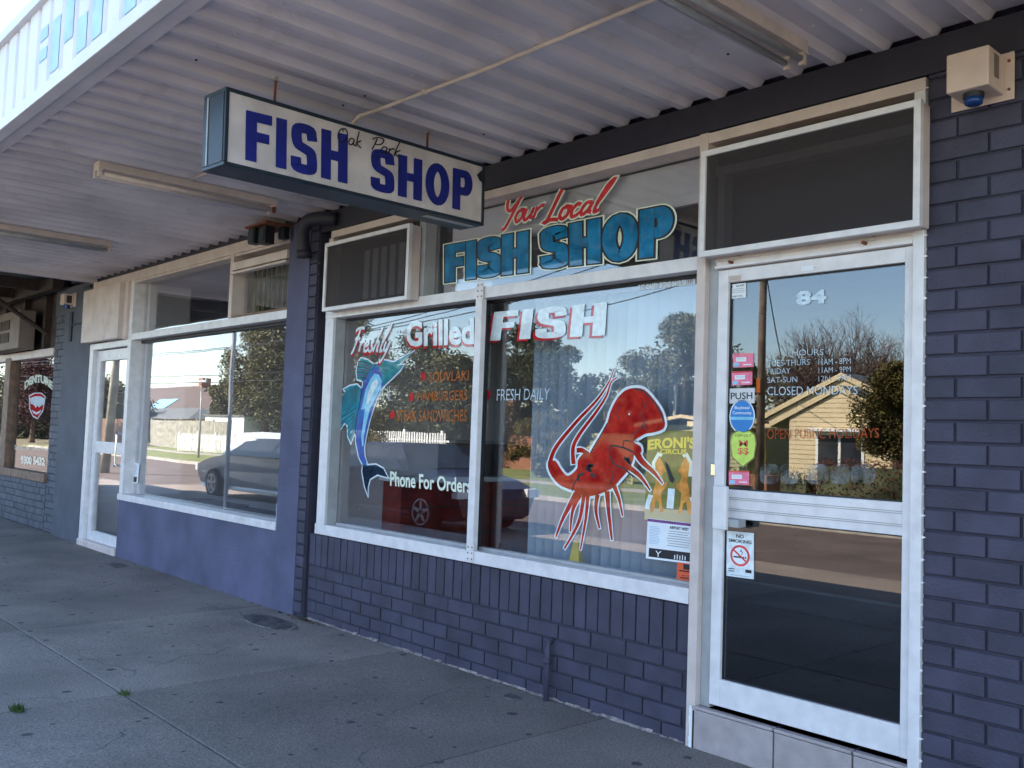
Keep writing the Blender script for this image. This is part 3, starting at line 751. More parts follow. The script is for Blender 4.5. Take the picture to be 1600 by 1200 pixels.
hl2 = [(4,620,870),(4,580,900),(4,545,990),(4,525,1090),(4,545,1090),(4,590,990),(4,635,905)]
poly(mb, mp(hl2, Yb-.0018), 'paint_white')
def mstroke(pts, w_, mt, yy):
    P2 = [(p.x, p.z) for p in mp(pts, yy)]
    for q in ribbon2(P2, w_): mb.face([(a, yy, b) for a, b in q], mt)
for i in range(7):
    y_ = 712+i*24; mstroke([(4, 452-(i>1)*8+ (i>5)*6, y_), (4, 500, y_+4), (4, 575-i*8, y_+32-i*3)], .007, 'marlin_purple' if i % 2 else 'black', Yb-.0012)
for i in range(8):
    mstroke([(4, 440, 935+i*18), (4, 300+i*3, 1010+i*16+ i*i*1.5)], .006, 'black', Yb-.0012)
for i in range(6):
    mstroke([(5, 335, 70+i*22), (5, 212+i*14, 150+i*26)], .006, 'black', Yb-.0012)
for a, b in ((660, 690), (640, 665), (700, 735), (715, 745), (680, 640)):
    mstroke([(4, a+20, 930), (4, (a+b)/2, 1000), (4, b-5 if b > 680 else a-25, 1060)], .005, 'paint_white', Yb-.0012)
mb.build('painted_marlin', WF, label='painted blue leaping marlin with teal fins')

# crayfish ---------------------------------------------------
mb = MB()
def PL(pts, yy): return [hit(*cl(*p), yy) for p in pts]
cbody = [(560,185),(500,205),(450,262),(415,335),(395,405),(360,468),(315,540),(285,592),(250,590),(212,640),(205,690),(150,735),(110,700),(70,640),(25,655),(38,718),(90,785),(150,815),(190,828),(200,850),(300,860),(420,815),(480,752),(525,700),(555,640),(565,600),(605,590),(603,550),(560,520),(600,490),(640,470),(690,462),(745,440),(755,400),(735,330),(685,255),(625,195)]
def sm2(pts): return [(p.x, p.y) for p in smooth([Vector((a, b, 0)) for a, b in pts], 3, True)]
cb = sm2(cbody)
def routl(pts, w_, mt, yy, closed=True):
    P2 = [(p.x, p.z) for p in PL(pts, yy)]
    for q in ribbon2(P2, w_, closed): mb.face([(a, yy, b) for a, b in q], mt)
routl(cb, .030, 'paint_white', Yb)
limbs = [([(35,660),(75,555),(200,400),(330,262),(405,150),(440,60)], .036, .004), ([(185,660),(182,560),(222,475),(330,330),(390,235),(420,150),(465,115)], .036, .004),
 ([(440,590),(500,655),(600,735),(665,825)], .055, .008), ([(572,570),(610,640),(690,715),(742,782)], .050, .008),
 ([(200,845),(155,930),(110,1020),(75,1115)], .042, .012), ([(225,850),(180,950),(165,1085)], .040, .010), ([(250,855),(225,1000),(180,1100),(128,1188)], .032, .012),
 ([(275,850),(262,1000),(228,1195)], .032, .010), ([(335,850),(325,950),(348,1062)], .036, .012), ([(395,830),(405,960),(425,1135)], .040, .014), ([(440,800),(470,880),(492,985)], .034, .010),
 ([(205,575),(240,575),(280,600)], .030, .026)]
for i, (pts, a, b) in enumerate(limbs):
    P = [(p.x, p.z) for p in PL(pts, 0)]
    sp_ = [(p.x, p.y) for p in smooth([Vector((x_, z_, 0)) for x_, z_ in [(hit(*cl(*q), Yb).x, hit(*cl(*q), Yb).z) for q in pts]], 5)]
    for q in ribbon2(sp_, (a+.014, b+.012), ext=.006): mb.face([(u, Yb-.0003-.00003*i, v) for u, v in q], 'paint_white')
    for q in ribbon2(sp_, (a*.9, b)): mb.face([(u, Yb-.0009-.00003*i, v) for u, v in q], 'lobster_red')
poly(mb, PL(cb, Yb-.0016), 'lobster_red')
def ls(pts, w_=.006, mt='black'):
    w_ *= 1.5
    sp_ = [(p.x, p.y) for p in smooth([Vector((hit(*cl(*q), Yb-.002).x, hit(*cl(*q), Yb-.002).z, 0)) for q in pts], 4)]
    for q in ribbon2(sp_, w_): mb.face([(u, Yb-.0022, v) for u, v in q], mt)
ls([(560,192),(620,205),(680,265),(728,335),(748,400)]); ls([(640,260),(620,330),(622,400),(600,440),(560,470)], .004); ls([(545,520),(500,515),(495,560)], .004)
ls([(408,555),(430,545),(500,560),(555,585)]); ls([(408,555),(415,620),(450,665),(500,690),(560,740)]); ls([(430,680),(430,740),(415,790)], .004)
ls([(520,620),(535,650),(500,620)], .012); ls([(260,690),(290,700),(275,680),(300,670),(270,665)], .012); ls([(220,770),(215,735),(245,720)], .010); ls([(290,720),(320,740)], .012)
ls([(175,830),(190,780),(215,740)], .005); ls([(395,405),(360,470),(315,545),(290,590)], .005)
p = PL([(532,348)], Yb-.0026)[0]; disc(mb, p, .005, Yb-.0026, 'paint_cream')
ls([(640,405),(625,430),(640,440)], .004); ls([(470,300),(455,340),(470,372)], .004)
sw = [(100,770),(130,750),(300,755),(430,760),(470,745),(420,812),(300,855),(200,845),(150,812)]
mb.build('painted_crayfish', WF, label='painted red crayfish with white outline and long feelers')

# ---------------------------------------------------------- door lettering
YD = .0335
mb = MB()
def qd(bl_, br_, tr_, tl_): return qp(c8, bl_, br_, tr_, tl_, y=YD)
def line(s, x0, x1, yb0, yb1, h, mt, b=-.006):
    mb = MB(); text(mb, s, qd((x0, yb0), (x1, yb1), (x1, yb1-h), (x0, yb0-h)), mt, b); mb.build('lettering', DR, label='painted lettering '+s)
line('84', 492, 634, 292, 282, 66, 'paint_hours', .045)
line('HOURS', 475, 620, 528, 524, 28, 'paint_hours'); line('TUES-THURS', 357, 555, 577, 571, 28, 'paint_hours'); line('11AM - 8PM', 597, 748, 571, 565, 28, 'paint_hours')
line('FRIDAY', 357, 465, 614, 611, 26, 'paint_hours'); line('11AM - 9PM', 597, 748, 609, 603, 26, 'paint_hours'); line('SAT-SUN', 357, 497, 655, 651, 26, 'paint_hours'); line('12N - 9PM', 597, 748, 648, 642, 26, 'paint_hours', -.012)
line('CLOSED MONDAYS', 357, 780, 713, 708, 40, 'paint_hours', -.004)
line('OPEN PUBLIC HOLIDAYS', 357, 880, 918, 912, 46, 'paint_dark_orange', -.006)
mb = MB()
for a, b in ((325, 408), (418, 500), (520, 530), (545, 640), (655, 740), (752, 860)):  # made-up pale patches in place of a line that cannot be read
    mb = MB(); poly(mb, [hit(*c8((a+b)/2+(b-a)*.55*math.copysign(abs(math.cos(t_))**.6, math.cos(t_)), 1082+48*math.copysign(abs(math.sin(t_))**.6, math.sin(t_))), YD) for t_ in [k*.3927 for k in range(16)]], 'patchy_paint'); mb.build('pale_smudge', DR, label='pale smudge standing in for unreadable lettering at the foot of the upper door glass')

# ---------------------------------------------------------- stickers and posters
def sticker(name, cc, quad, y, mt, label, cat='sticker', th=.0012):
    P = [hit(*cc(*p), y) for p in quad]; c0 = sum(P, Vector())/4
    t = thing(name, label, cat, c0)
    mb = MB(); B = [p+Vector((0, th, 0)) for p in P]
    mb.face(P, mt)
    for i in range(4): mb.face([P[i], B[i], B[(i+1) % 4], P[(i+1) % 4]], mt)
    mb.build('sheet', t)
    f = qmap(P[0], P[1], P[2], P[3], Vector((0, -.0004, 0)))
    return t, f
def rct(mb, f, u0, u1, v0, v1, mt, k=1): mb.face([f(u0, v0, k), f(u1, v0, k), f(u1, v1, k), f(u0, v1, k)], mt)
def prt(t, mb, name='print'): mb.build(name, t)
def fdisc(mb, f, cu, cv, ru, rv, mt, k, n=24): mb.face([f(cu+ru*math.cos(6.2832*i/n), cv+rv*math.sin(6.2832*i/n), k) for i in range(n)], mt)
# glass maker sticker
t, f = sticker('glazier_sticker', c8, ((177, 262), (256, 254), (256, 184), (178, 196)), YD, 'sticker_white', 'white glazier sticker at the top left corner of the door glass')
mb = MB(); text(mb, 'GLASS', lambda u, v, k=0: f(.42+u*.5, .78+v*.12, 1), 'black', .02); rct(mb, f, .1, .22, .78, .9, 'black')
for i in range(3): rct(mb, f, .1, .92, .62-i*.12, .66-i*.12, 'grey_metal')
text(mb, '9387 7412', lambda u, v, k=0: f(.2+u*.6, .08+v*.12, 1), 'black', .01); prt(t, mb)
t, f = sticker('small_plate', c8, ((176, 182), (230, 174), (230, 148), (176, 154)), .008, 'alarm_cream', 'small tan plate on the door stile above the glazier sticker')
mb = MB(); rct(mb, f, .1, .9, .55, .72, 'grey_metal'); rct(mb, f, .1, .9, .2, .35, 'grey_metal'); prt(t, mb)
t, f = sticker('white_label', c8, ((515, 132), (575, 128), (575, 104), (515, 109)), .008, 'sticker_white', 'blank white label on the top rail of the door')
def pinkcard(q, label):
    t, f = sticker('pink_card', c8, q, YD, 'pink', label, 'card')
    mb = MB(); rct(mb, f, .15, .65, .42, .72, 'sticker_white'); rct(mb, f, .05, .3, .06, .32, 'marlin_light')
    text(mb, 'NO MAIL', lambda u, v, k=0: f(.2+u*.38, .5+v*.12, 2), 'grey_metal', 0) if False else None
    rct(mb, f, .2, .6, .62, .65, 'grey_metal', 2); rct(mb, f, .2, .6, .52, .55, 'grey_metal', 2); rct(mb, f, .5, .9, .15, .22, 'sticker_white', 1); rct(mb, f, 0, 1, .90, .99, 'paint_red_light', 1); prt(t, mb)
pinkcard(((196, 584), (292, 580), (292, 515), (196, 517)), 'upper pink card, first above the PUSH sign stack')
pinkcard(((190, 667), (286, 663), (286, 598), (190, 602)), 'pink card directly above the PUSH sign')
pinkcard(((176, 1132), (272, 1132), (272, 1068), (176, 1066)), 'lowest pink card at the bottom left of the door glass')
t, f = sticker('push_sign', c8, ((176, 752), (297, 750), (297, 678), (176, 682)), YD, 'interior_wall', 'pale PUSH sign on the left of the door glass', 'sign')
mb = MB(); text(mb, 'PUSH', lambda u, v, k=0: f(.08+u*.84, .27+v*.46, 1), 'black', .015); prt(t, mb, 'lettering')
# round sticker
p = hit(*c8(238, 812), YD); t = thing('round_sticker', 'round blue Buylocal Community sticker on the door glass', 'sticker', p)
mb = MB(); disc(mb, p, .070, YD, 'sticker_white', .080); mb.build('sheet', t)
mb = MB(); disc(mb, p, .064, YD-.0006, 'sky_blue', .074); mb.build('disc', t)
mb = MB(); text(mb, 'Buylocal', lambda u, v, k=0: p+Vector((-.04+u*.08, -.0012, .030+v*.018)), 'sticker_white', .01)
text(mb, 'Community', lambda u, v, k=0: p+Vector((-.052+u*.104, -.0012, .006+v*.018)), 'sticker_white', .01)
mb.face([p+Vector((a, -.0010, b)) for a, b in ((-.062, -.016), (.062, -.016), (.064, -.002), (-.064, -.002))], 'sky_light'if False else 'marlin_light'); mb.build('lettering', t)
# shield sticker
p = hit(*c8(244, 960), YD); t = thing('shield_sticker', 'lime green shield shaped sticker marked M and dollar signs on the door', 'sticker', p)
sh = [(-.85,.72),(-.4,.95),(0,.85),(.4,.95),(.85,.72),(.95,.3),(.8,-.5),(0,-1),(-.8,-.5),(-.95,.3)]
mb = MB(); poly(mb, [p+Vector((a*.078, 0, b*.092)) for a, b in sh], 'poster_green'); mb.build('sheet', t)
mb = MB(); poly(mb, [p+Vector((a*.070, -.0006, b*.084)) for a, b in sh], 'lime'); mb.build('shield', t)
mb = MB(); text(mb, 'KEEP OUT', lambda u, v, k=0: p+Vector((-.045+u*.09, -.0012, .052+v*.012)), 'poster_green', .0)
text(mb, 'M', lambda u, v, k=0: p+Vector((-.024+u*.048, -.0012, .006+v*.030)), 'paint_red', .01)
text(mb, '$$', lambda u, v, k=0: p+Vector((-.03+u*.06, -.0012, -.034+v*.036)), 'paint_red', .02); mb.build('lettering', t)
# no smoking
c9 = crop(1080, 740, .38333)
t, f = sticker('no_smoking_sign', c9, ((143, 416), (255, 431), (255, 243), (145, 232)), YD, 'sticker_blue' if False else 'paint_white', 'pale NO SMOKING sign on the lower door glass', 'sign')
mb = MB(); text(mb, 'NO', lambda u, v, k=0: f(.36+u*.28, .86+v*.085, 1), 'black', .03); text(mb, 'SMOKING', lambda u, v, k=0: f(.08+u*.84, .755+v*.075, 1), 'black', .03)
fdisc(mb, f, .5, .475, .36, .235, 'paint_red_light', 1); fdisc(mb, f, .5, .475, .28, .183, 'sticker_white', 1.6)
rct(mb, f, .26, .66, .425, .46, 'black', 2.2); rct(mb, f, .68, .74, .425, .46, 'black', 2.2)
for q in ribbon2([(.56, .50), (.60, .56), (.52, .58), (.56, .62)], .02): mb.face([f(a, b, 2.3) for a, b in q], 'black')
for q in ribbon2([(.25, .60), (.75, .35)], .045): mb.face([f(a, b, 3) for a, b in q], 'paint_red_light')
rct(mb, f, .08, .30, .16, .18, 'black'); rct(mb, f, .08, .30, .11, .13, 'black'); rct(mb, f, .70, .92, .12, .19, 'black'); rct(mb, f, .15, .85, .03, .045, 'grey_metal'); prt(t, mb, 'print')
# circus poster
c10 = crop(990, 660, .21667)
t, f = sticker('circus_poster', c10, ((78, 700), (436, 725), (452, 60), (102, 60)), GL-.0006, 'poster_green', 'old circus poster with two rearing orange horses behind the window corner', 'poster')
mb = MB(); text(mb, "ERONI'S", qmap(f(.02, .78), f(1.0, .80), f(1.0, .93), f(.02, .90), Vector((0, -.0004, 0)), .12), 'yellow', .04, 2)
text(mb, 'CIRCUS', lambda u, v, k=0: f(.28+u*.54, .74+v*.055, 2), 'yellow', .03); mb.build('lettering', t)
mb = MB()
for sgn, cu in ((1, .27), (-1, .80)):
    hb = [(-.16, .05), (-.10, .28), (-.04, .42), (-.10, .58), (-.08, .66), (.0, .70), (.08, .62), (.15, .52), (.10, .50), (.06, .46), (.12, .36), (.18, .40), (.16, .32), (.06, .26), (.08, .12), (.12, .02), (.04, .02), (.02, .14), (-.04, .16), (-.08, .02), (-.14, .0)]
    poly(mb, [f(cu+sgn*a, .08+b*.90, 1) for a, b in hb], 'horse_orange')
    for q in ribbon2([(cu-sgn*.10, .50), (cu-sgn*.12, .64), (cu-sgn*.02, .74), (cu+sgn*.05, .72)], .035, asp=.5): mb.face([f(a, b, 2) for a, b in q], 'paint_cream')
    for q in ribbon2([(cu-sgn*.15, .28), (cu-sgn*.20, .2), (cu-sgn*.22, .12)], .05, asp=.5): mb.face([f(a, b, 2) for a, b in q], 'paint_white')
for q in ribbon2([(.54, .36), (.53, .24), (.52, .14)], .07, asp=.5): mb.face([f(a, b, 3) for a, b in q], 'paint_white')
poly(mb, [f(a, b, 2.5) for a, b in ((.38, .66), (.46, .62), (.56, .50), (.60, .46), (.56, .42), (.50, .44), (.42, .58))], 'black'); rct(mb, f, 0, 1, 0, .13, 'horse_sand' if False else 'cream_board', .5)
mb.build('picture', t)
t, f = sticker('notice_poster', c10, ((88, 980), (424, 1022), (426, 728), (102, 690)), GL-.003, 'sticker_white', 'white AIRPORT WEST notice with photo strip below the circus poster', 'poster')
mb = MB(); rct(mb, f, 0, 1, .92, .99, 'marlin_purple'); text(mb, 'AIRPORT WEST', lambda u, v, k=0: f(.50+u*.42, .80+v*.075, 1), 'black', .04)
for i in range(7): 
    rct(mb, f, .44+random.random()*.06, .96-random.random()*.06, .735-i*.06, .755-i*.06, 'grey_metal')
for i in range(12): rct(mb, f, .05, .30-random.random()*.05, .80-i*.038, .815-i*.038, 'fascia_blue')
rct(mb, f, .06, .98, .05, .27, 'black'); 
for q in ribbon2([(.22, .22), (.27, .15), (.27, .08)], .02): mb.face([f(a, b, 2) for a, b in q], 'sticker_white')
for q in ribbon2([(.33, .22), (.27, .15)], .02): mb.face([f(a, b, 2.3) for a, b in q], 'sticker_white')
for i in range(5): 
    u = .62+i*.055; rct(mb, f, u, u+.02, .07, .17+.02*(i % 2), 'sticker_white', 2)
prt(t, mb)
t, f = sticker('orange_flyer', c10, ((310, 1150), (427, 1168), (430, 1022), (314, 1008)), GL-.006, 'orange_red', 'small orange red flyer at the lower right corner of the window', 'flyer')
mb = MB(); rct(mb, f, .4, .8, .68, .95, 'black'); rct(mb, f, .15, .95, .56, .63, 'black'); rct(mb, f, .2, .95, .22, .28, 'black'); rct(mb, f, .3, .9, .35, .38, 'rust'); prt(t, mb)

# pipe stub in front of the brick riser
pz = hit(836, 1012, -.03)
mb = MB(); mb.tube([(-3.655, -.035, gz(-3.6)-.02), (-3.655, -.035, .285), (-3.655, -.020, .315), (-3.655, .01, .325)], .016, 'navy_brick', 10)
mb.tube([(-3.655, -.035, .20), (-3.655, -.035, .23)], .021, 'navy_brick', 10)
mb.build('wall_pipe', None, smooth=True, label='short navy painted pipe standing against the brick riser under the window', category='pipe')

# alarm box on the right pier
AX, AZ = -1.40, 2.86
al = thing('alarm_siren_box', 'cream alarm siren box with blue strobe lamp on the right brick pier', 'alarm', (-1.41, -.03, 2.86))
def warm(o): return o
bx('back_plate', al, -1.53, -1.297, -.012, -.006, 2.765, 2.952, 'alarm_cream', .002)
bx('cover', al, -1.487, -1.332, -.165, -.012, 2.787, 2.937, 'alarm_cream', .006)
mb = MB()
for i in range(13): mb.box(-1.3325, -1.3308, -.115, -.068, 2.832+i*.007, 2.8355+i*.007, 'dark_timber')
mb.build('vent_slot', al)
mb = MB(); mb.tube([(-1.315, -.011, 2.915), (-1.315, -.018, 2.915)], .006, 'rust', 8); mb.tube([(-1.315, -.011, 2.805), (-1.315, -.018, 2.805)], .005, 'rust', 8); mb.build('screw', al)
mb = MB(); mb.tube([(-1.41, -.10, 2.788), (-1.41, -.10, 2.768)], [.038, .036], 'black', 20); mb.build('lamp_base', al, smooth=False)
mb = MB(); mb.tube([(-1.41, -.10, 2.769), (-1.41, -.10, 2.748), (-1.41, -.10, 2.741)], [.035, .032, .022], 'alarm_blue', 20); mb.build('strobe_lens', al, smooth=True)

# drain pipe on the left pier
mb = MB(); pts = [(-6.05, -.02, 3.02), (-6.18, -.09, 3.03), (-6.28, -.13, 3.015), (-6.335, -.14, 2.95), (-6.345, -.13, 2.86), (-6.345, -.11, 2.75)]
pts = smooth([Vector(p) for p in pts], 4)
mb.tube(pts, .052, 'navy_beam', 14); mb.tube([(-6.345, -.117, 2.80), (-6.345, -.11, 2.745)], .060, 'navy_beam', 14)
mb.build('drain_elbow', None, smooth=True, label='dark painted drain pipe elbow at the top of the pier between the two shops', category='pipe')

# ================================================================== VACANT SHOP
VS = thing('vacant_shop', 'slate blue rendered vacant shop with big clear window and side door', 'shop', (-8.8, 0, 0))
zb = lambda x: gz(x)-.03
MB().box(-6.72, -6.40, -.034, .22, -.03, 3.07, 'slate_render').build('rendered_pier', VS, bevel=.004)
MB().box(-10.1, -6.72, -.034, .22, -.03, .628, 'slate_render').build('stall_riser', VS, bevel=.004)
MB().box(-12.25, -11.30, -.034, .22, -.03, 3.08, 'grey_render').build('rendered_pier', VS, bevel=.004)
MB().box(-12.28, -6.4, .02, .27, 3.15, 4.6, 'slate_render').build('parapet', VS)
MB().box(-12.28, -6.45, .27, 8, 3.14, 3.3, 'interior_dark').build('roof', VS)
bx('head_board', VS, -11.30, -6.72, -.030, .2, 2.955, 3.05, 'cream_paint')
bx('gutter_gap', VS, -11.30, -6.72, .02, .2, 3.052, 3.15, 'navy_beam')
vw = MB()
vw.box(-10.12, -6.715, -.046, .12, .628, .692, 'white_metal')
vw.box(-10.12, -10.03, -.030, .12, .692, 2.955, 'white_metal')
vw.box(-10.03, -6.72, -.028, .12, 2.315, 2.385, 'white_metal')
vw.box(-7.775, -7.715, -.030, .12, 2.385, 2.955, 'cream_paint')
vw.box(-10.03, -6.72, -.022, .12, 2.93, 2.954, 'cream_paint')
VW = vw.build('shopfront_window', VS, bevel=.003)
MB().box(-10.02, -6.73, GL, GL+.006, .69, 2.315, 'glass').build('pane', VW)
MB().box(-10.02, -7.78, GL, GL+.006, 2.385, 2.93, 'glass').build('pane', VW)
MB().box(-7.71, -6.73, GL, GL+.006, 2.385, 2.93, 'glass').build('pane', VW)
bx('sash_rail', VW, -7.71, -6.73, -.05, .05, 2.80, 2.87, 'cream_paint'); bx('sash_rail', VW, -7.70, -6.73, -.06, .0, 2.765, 2.785, 'cream_paint')
bx('sash_rail', VW, -7.71, -6.73, -.02, .06, 2.388, 2.405, 'timber'); bx('glazing_strip', VW, -9.98, -6.75, .06, .08, 2.285, 2.312, 'black')
bx('joint_strip', VW, -7.93, -7.91, GL+.008, GL+.03, .70, 2.31, 'grey_metal')
mb = MB()
for i in range(11): mb.box(-7.66+i*.086, -7.66+i*.086+.05, .14, .145, 2.40, 2.92, 'poster_green')
mb.build('curtain_slat', VW)
# door
vd = MB()
vd.box(-11.29, -11.18, -.03, .12, .06, 2.33, 'white_metal'); vd.box(-11.18, -10.12, -.03, .12, 2.262, 2.33, 'white_metal')
VD = vd.build('door_frame', VS, bevel=.003)
ld = MB()
ld.box(-11.17, -11.06, .02, .07, .09, 2.25, 'white_metal'); ld.box(-10.24, -10.125, .02, .07, .09, 2.25, 'white_metal')
ld.box(-11.06, -10.24, .02, .07, 2.13, 2.25, 'white_metal'); ld.box(-11.06, -10.24, .02, .07, 1.09, 1.22, 'white_metal'); ld.box(-11.06, -10.24, .02, .07, .09, .21, 'white_metal')
LD = ld.build('door', VS, bevel=.003)
MB().box(-11.06, -10.24, .045, .051, 1.22, 2.13, 'glass').build('glass', LD); MB().box(-11.06, -10.24, .045, .051, .21, 1.09, 'glass').build('glass', LD)
hp = smooth([Vector(p) for p in ((-10.19, .02, 1.32), (-10.19, -.05, 1.32), (-10.19, -.065, 1.30), (-10.19, -.065, 1.0), (-10.19, -.05, .98), (-10.19, .02, .98))], 2)
MB().tube(hp, .012, 'chrome', 8).build('handle', LD, smooth=True)
vs = thing('doorstep', 'cream doorstep below the vacant shop door', 'step', (-10.7, 0, .04))
bx('step', vs, -11.29, -10.12, -.05, .2, 0, .075+.03, 'cream_paint', .01)
bx('door_panel', VS, -11.36, -10.21, -.115, -.035, 2.34, 2.945, 'cream_paint', .004, label='blank cream sign panel over the vacant shop door')
bx('panel_return', VS, -10.21, -10.12, -.06, .10, 2.33, 2.95, 'cream_paint', .003)
# interior
MB().box(-11.2, -6.4, .2, 7, -.05, .12, 'carpet').build('floor', VS)
mb = MB(); mb.box(-11.26, -11.2, .15, 7, .1, 3.1, 'interior_wall'); mb.build('side_wall', VS)
mb = MB(); mb.box(-6.46, -6.40, .26, 7, .1, 3.1, 'interior_wall'); mb.build('side_wall', VS)
mb = MB(); mb.box(-11.2, -6.46, 6.5, 6.6, .12, 3.1, 'interior_wall'); mb.build('back_wall', VS)
mb = MB(); mb.box(-11.2, -6.46, .22, 6.5, 3.0, 3.1, 'interior_wall'); mb.build('ceiling', VS)
mb = MB(); mb.box(-10.0, -9.93, .11, .55, .69, 2.93, 'interior_wall'); mb.build('window_reveal', VS)
bx('display_ledge', VS, -9.93, -6.75, .12, .62, .56, .60, 'carpet')
mt_ = thing('black_mat', 'folded black cloth lying on the ledge inside the vacant shop window', 'cloth', (-8.2, .3, .60))
mb = MB(); mb.box(-9.15, -6.95, .13, .50, .602, .685, 'black'); mb.box(-9.0, -8.1, .18, .44, .686, .712, 'black'); mb.build('cloth', mt_, bevel=.01)
wb = thing('white_box', 'small pale box at the right end of the vacant shop ledge', 'box', (-6.9, .2, .60))
mb = MB(); mb.box(-7.02, -6.80, .125, .30, .688, .815, 'sticker_white'); mb.build('box_body', wb, bevel=.003); mb = MB(); mb.box(-6.86, -6.82, .122, .124, .75, .80, 'grey_metal'); mb.build('label_patch', wb)
bq = crop(0, 400, .41667)
t, f = sticker('notice_sheet', bq, ((474, 846), (516, 852), (523, 778), (480, 768)), GL-.003, 'sticker_white', 'white notice with dark photo foot at the lower left of the vacant shop window', 'poster')
mb = MB(); 
for i in range(8): rct(mb, f, .12, .9-random.random()*.2, .86-i*.065, .885-i*.065, 'grey_metal')
rct(mb, f, .1, .9, .04, .3, 'black'); prt(t, mb)
t, f = sticker('tiny_label', bq, ((502, 352), (514, 350), (515, 325), (503, 327)), GL-.003, 'interior_wall', 'tiny pale label at the top left of the vacant shop window', 'sticker')

# floodlight cluster under the soffit
fc = thing('floodlight_cluster', 'orange edged bracket with three dark floodlights under the awning before the vacant shop', 'lamp', (-6.85, -.16, 3.08))
MB().box(-7.02, -6.66, -.28, -.04, 3.035, 3.055, 'rust').build('bracket_plate', fc, bevel=.003)
for x, y, s in ((-6.93, -.23, .05), (-6.80, -.20, .055), (-6.70, -.10, .038)):
    mb = MB(); mb.box(x-s, x+s, y-s*.8, y+s*.8, 3.03-s*2.5, 3.03, 'black'); o = mb.build('floodlight', fc, bevel=.006)
    MB().box(x-s*.8, x+s*.8, y-s*.8-.006, y-s*.8-.001, 3.03-s*2.2, 3.03-s*.5, 'dark_blue_metal').build('lens', o)

# ================================================================== DENTURE CLINIC
DC = thing('denture_clinic', 'grey brick denture clinic with timber framed painted window', 'shop', (-14, 0, 0))
MB().box(-12.68, -12.27, .0, .22, -.03, 3.1, 'navy_mortar').build('pier_core', DC)
bricks(DC, -12.66, -12.27, .06, 2.75, 'grey_brick', yf=-.012)
MB().box(-12.68, -12.27, -.02, .0, 2.75, 3.1, 'grey_render').build('pier_top', DC)
MB().box(-17.5, -12.68, .0, .22, -.03, .655, 'navy_mortar').build('stall_riser_core', DC)
bricks(DC, -15.2, -12.68, .06, .655, 'grey_brick', yf=-.012)
MB().box(-24, -17.5, .0, .25, -.03, 3.1, 'grey_render').build('side_wall', DC)
MB().box(-24, -12.3, .02, .27, 3.3, 6.1, 'slate_render').build('parapet', DC)
MB().box(-24, -12.3, .27, 8, 3.3, 3.5, 'interior_dark').build('roof', DC)
dw = MB()
dw.box(-17.4, -12.64, -.05, .10, .655, .76, 'timber'); dw.box(-14.78, -14.52, -.04, .08, .76, 2.30, 'timber'); dw.box(-17.4, -12.66, -.03, .1, 2.26, 2.36, 'cream_paint')
DW = dw.build('shopfront_window', DC, bevel=.004)
MB().box(-14.52, -12.69, .03, .036, .76, 2.26, 'glass').build('pane', DW); MB().box(-17.4, -14.78, .03, .036, .76, 2.26, 'glass').build('pane', DW)
MB().box(-17.4, -12.7, .06, .1, 2.36, 3.3, 'dark_timber').build('upper_panel', DC)
for i in range(5): bx('upper_post', DC, -17+i*.95, -16.92+i*.95, -.02, .06, 2.36, 3.3, 'dark_timber')
MB().box(-17.5, -12.7, .3, 6, -.05, .1, 'carpet').build('floor', DC)
MB().box(-17.5, -12.7, 2.9, 3.0, .1, 3.3, 'interior_dark').build('back_wall', DC)
MB().box(-17.5, -17.42, .12, 2.9, .1, 3.3, 'interior_dark').build('inner_wall', DC)
MB().box(-17.42, -12.7, .23, 2.9, 3.2, 3.28, 'interior_dark').build('ceiling', DC)
cd_ = crop(0, 420, .3); YDn = .027
mb = MB()
def dq(a, b, c_, d, arch=0): return qp(cd_, a, b, c_, d, y=YDn, arch=arch)
for s_, q_, m_, b_ in (('DENTURE', dq((128, 632), (274, 634), (274, 590), (128, 590), .9), 'paint_cream', .06), ('Denture Clinic - Dental Prosth', dq((76, 942), (252, 948), (252, 925), (76, 918)), 'paint_cream', .0), ('9300 5432', dq((108, 1018), (234, 1026), (234, 982), (108, 972)), 'paint_cream', .05)):
    mb = MB(); text(mb, s_, q_, m_, b_); mb.build('lettering', DW, label='pale lettering '+s_)
mb = MB()
def dp(pts, k): return [hit(*cd_(*p), YDn-.0005*k) for p in pts]
poly(mb, dp([(150, 660), (180, 645), (215, 645), (238, 665), (225, 740), (195, 785), (170, 770), (152, 730)], 0), 'paint_white')
poly(mb, dp([(155, 665), (182, 650), (212, 650), (233, 668), (222, 735), (195, 778), (172, 764), (157, 728)], 1), 'paint_red')
poly(mb, dp([(155, 675), (182, 664), (212, 664), (233, 676), (228, 705), (212, 714), (204, 722), (195, 712), (186, 724), (176, 708), (160, 702)], 2), 'paint_white')
poly(mb, dp([(165, 735), (190, 748), (215, 735), (205, 752), (190, 760), (175, 752)], 2), 'paint_white')
mb.build('painted_mouth', DW, label='painted open red mouth with white teeth')
ac = thing('air_conditioner', 'brown box window air conditioner above the denture clinic window', 'air conditioner', (-14.2, -.2, 2.4))
bx('casing', ac, -14.95, -13.4, -.25, -.05, 2.37, 2.88, 'ac_brown', .01)
for i in range(2):
    for j in range(2): bx('grille', ac, -14.5+i*.36, -14.2+i*.36, -.258, -.251, 2.47+j*.17, 2.60+j*.17, 'dark_timber', 0)
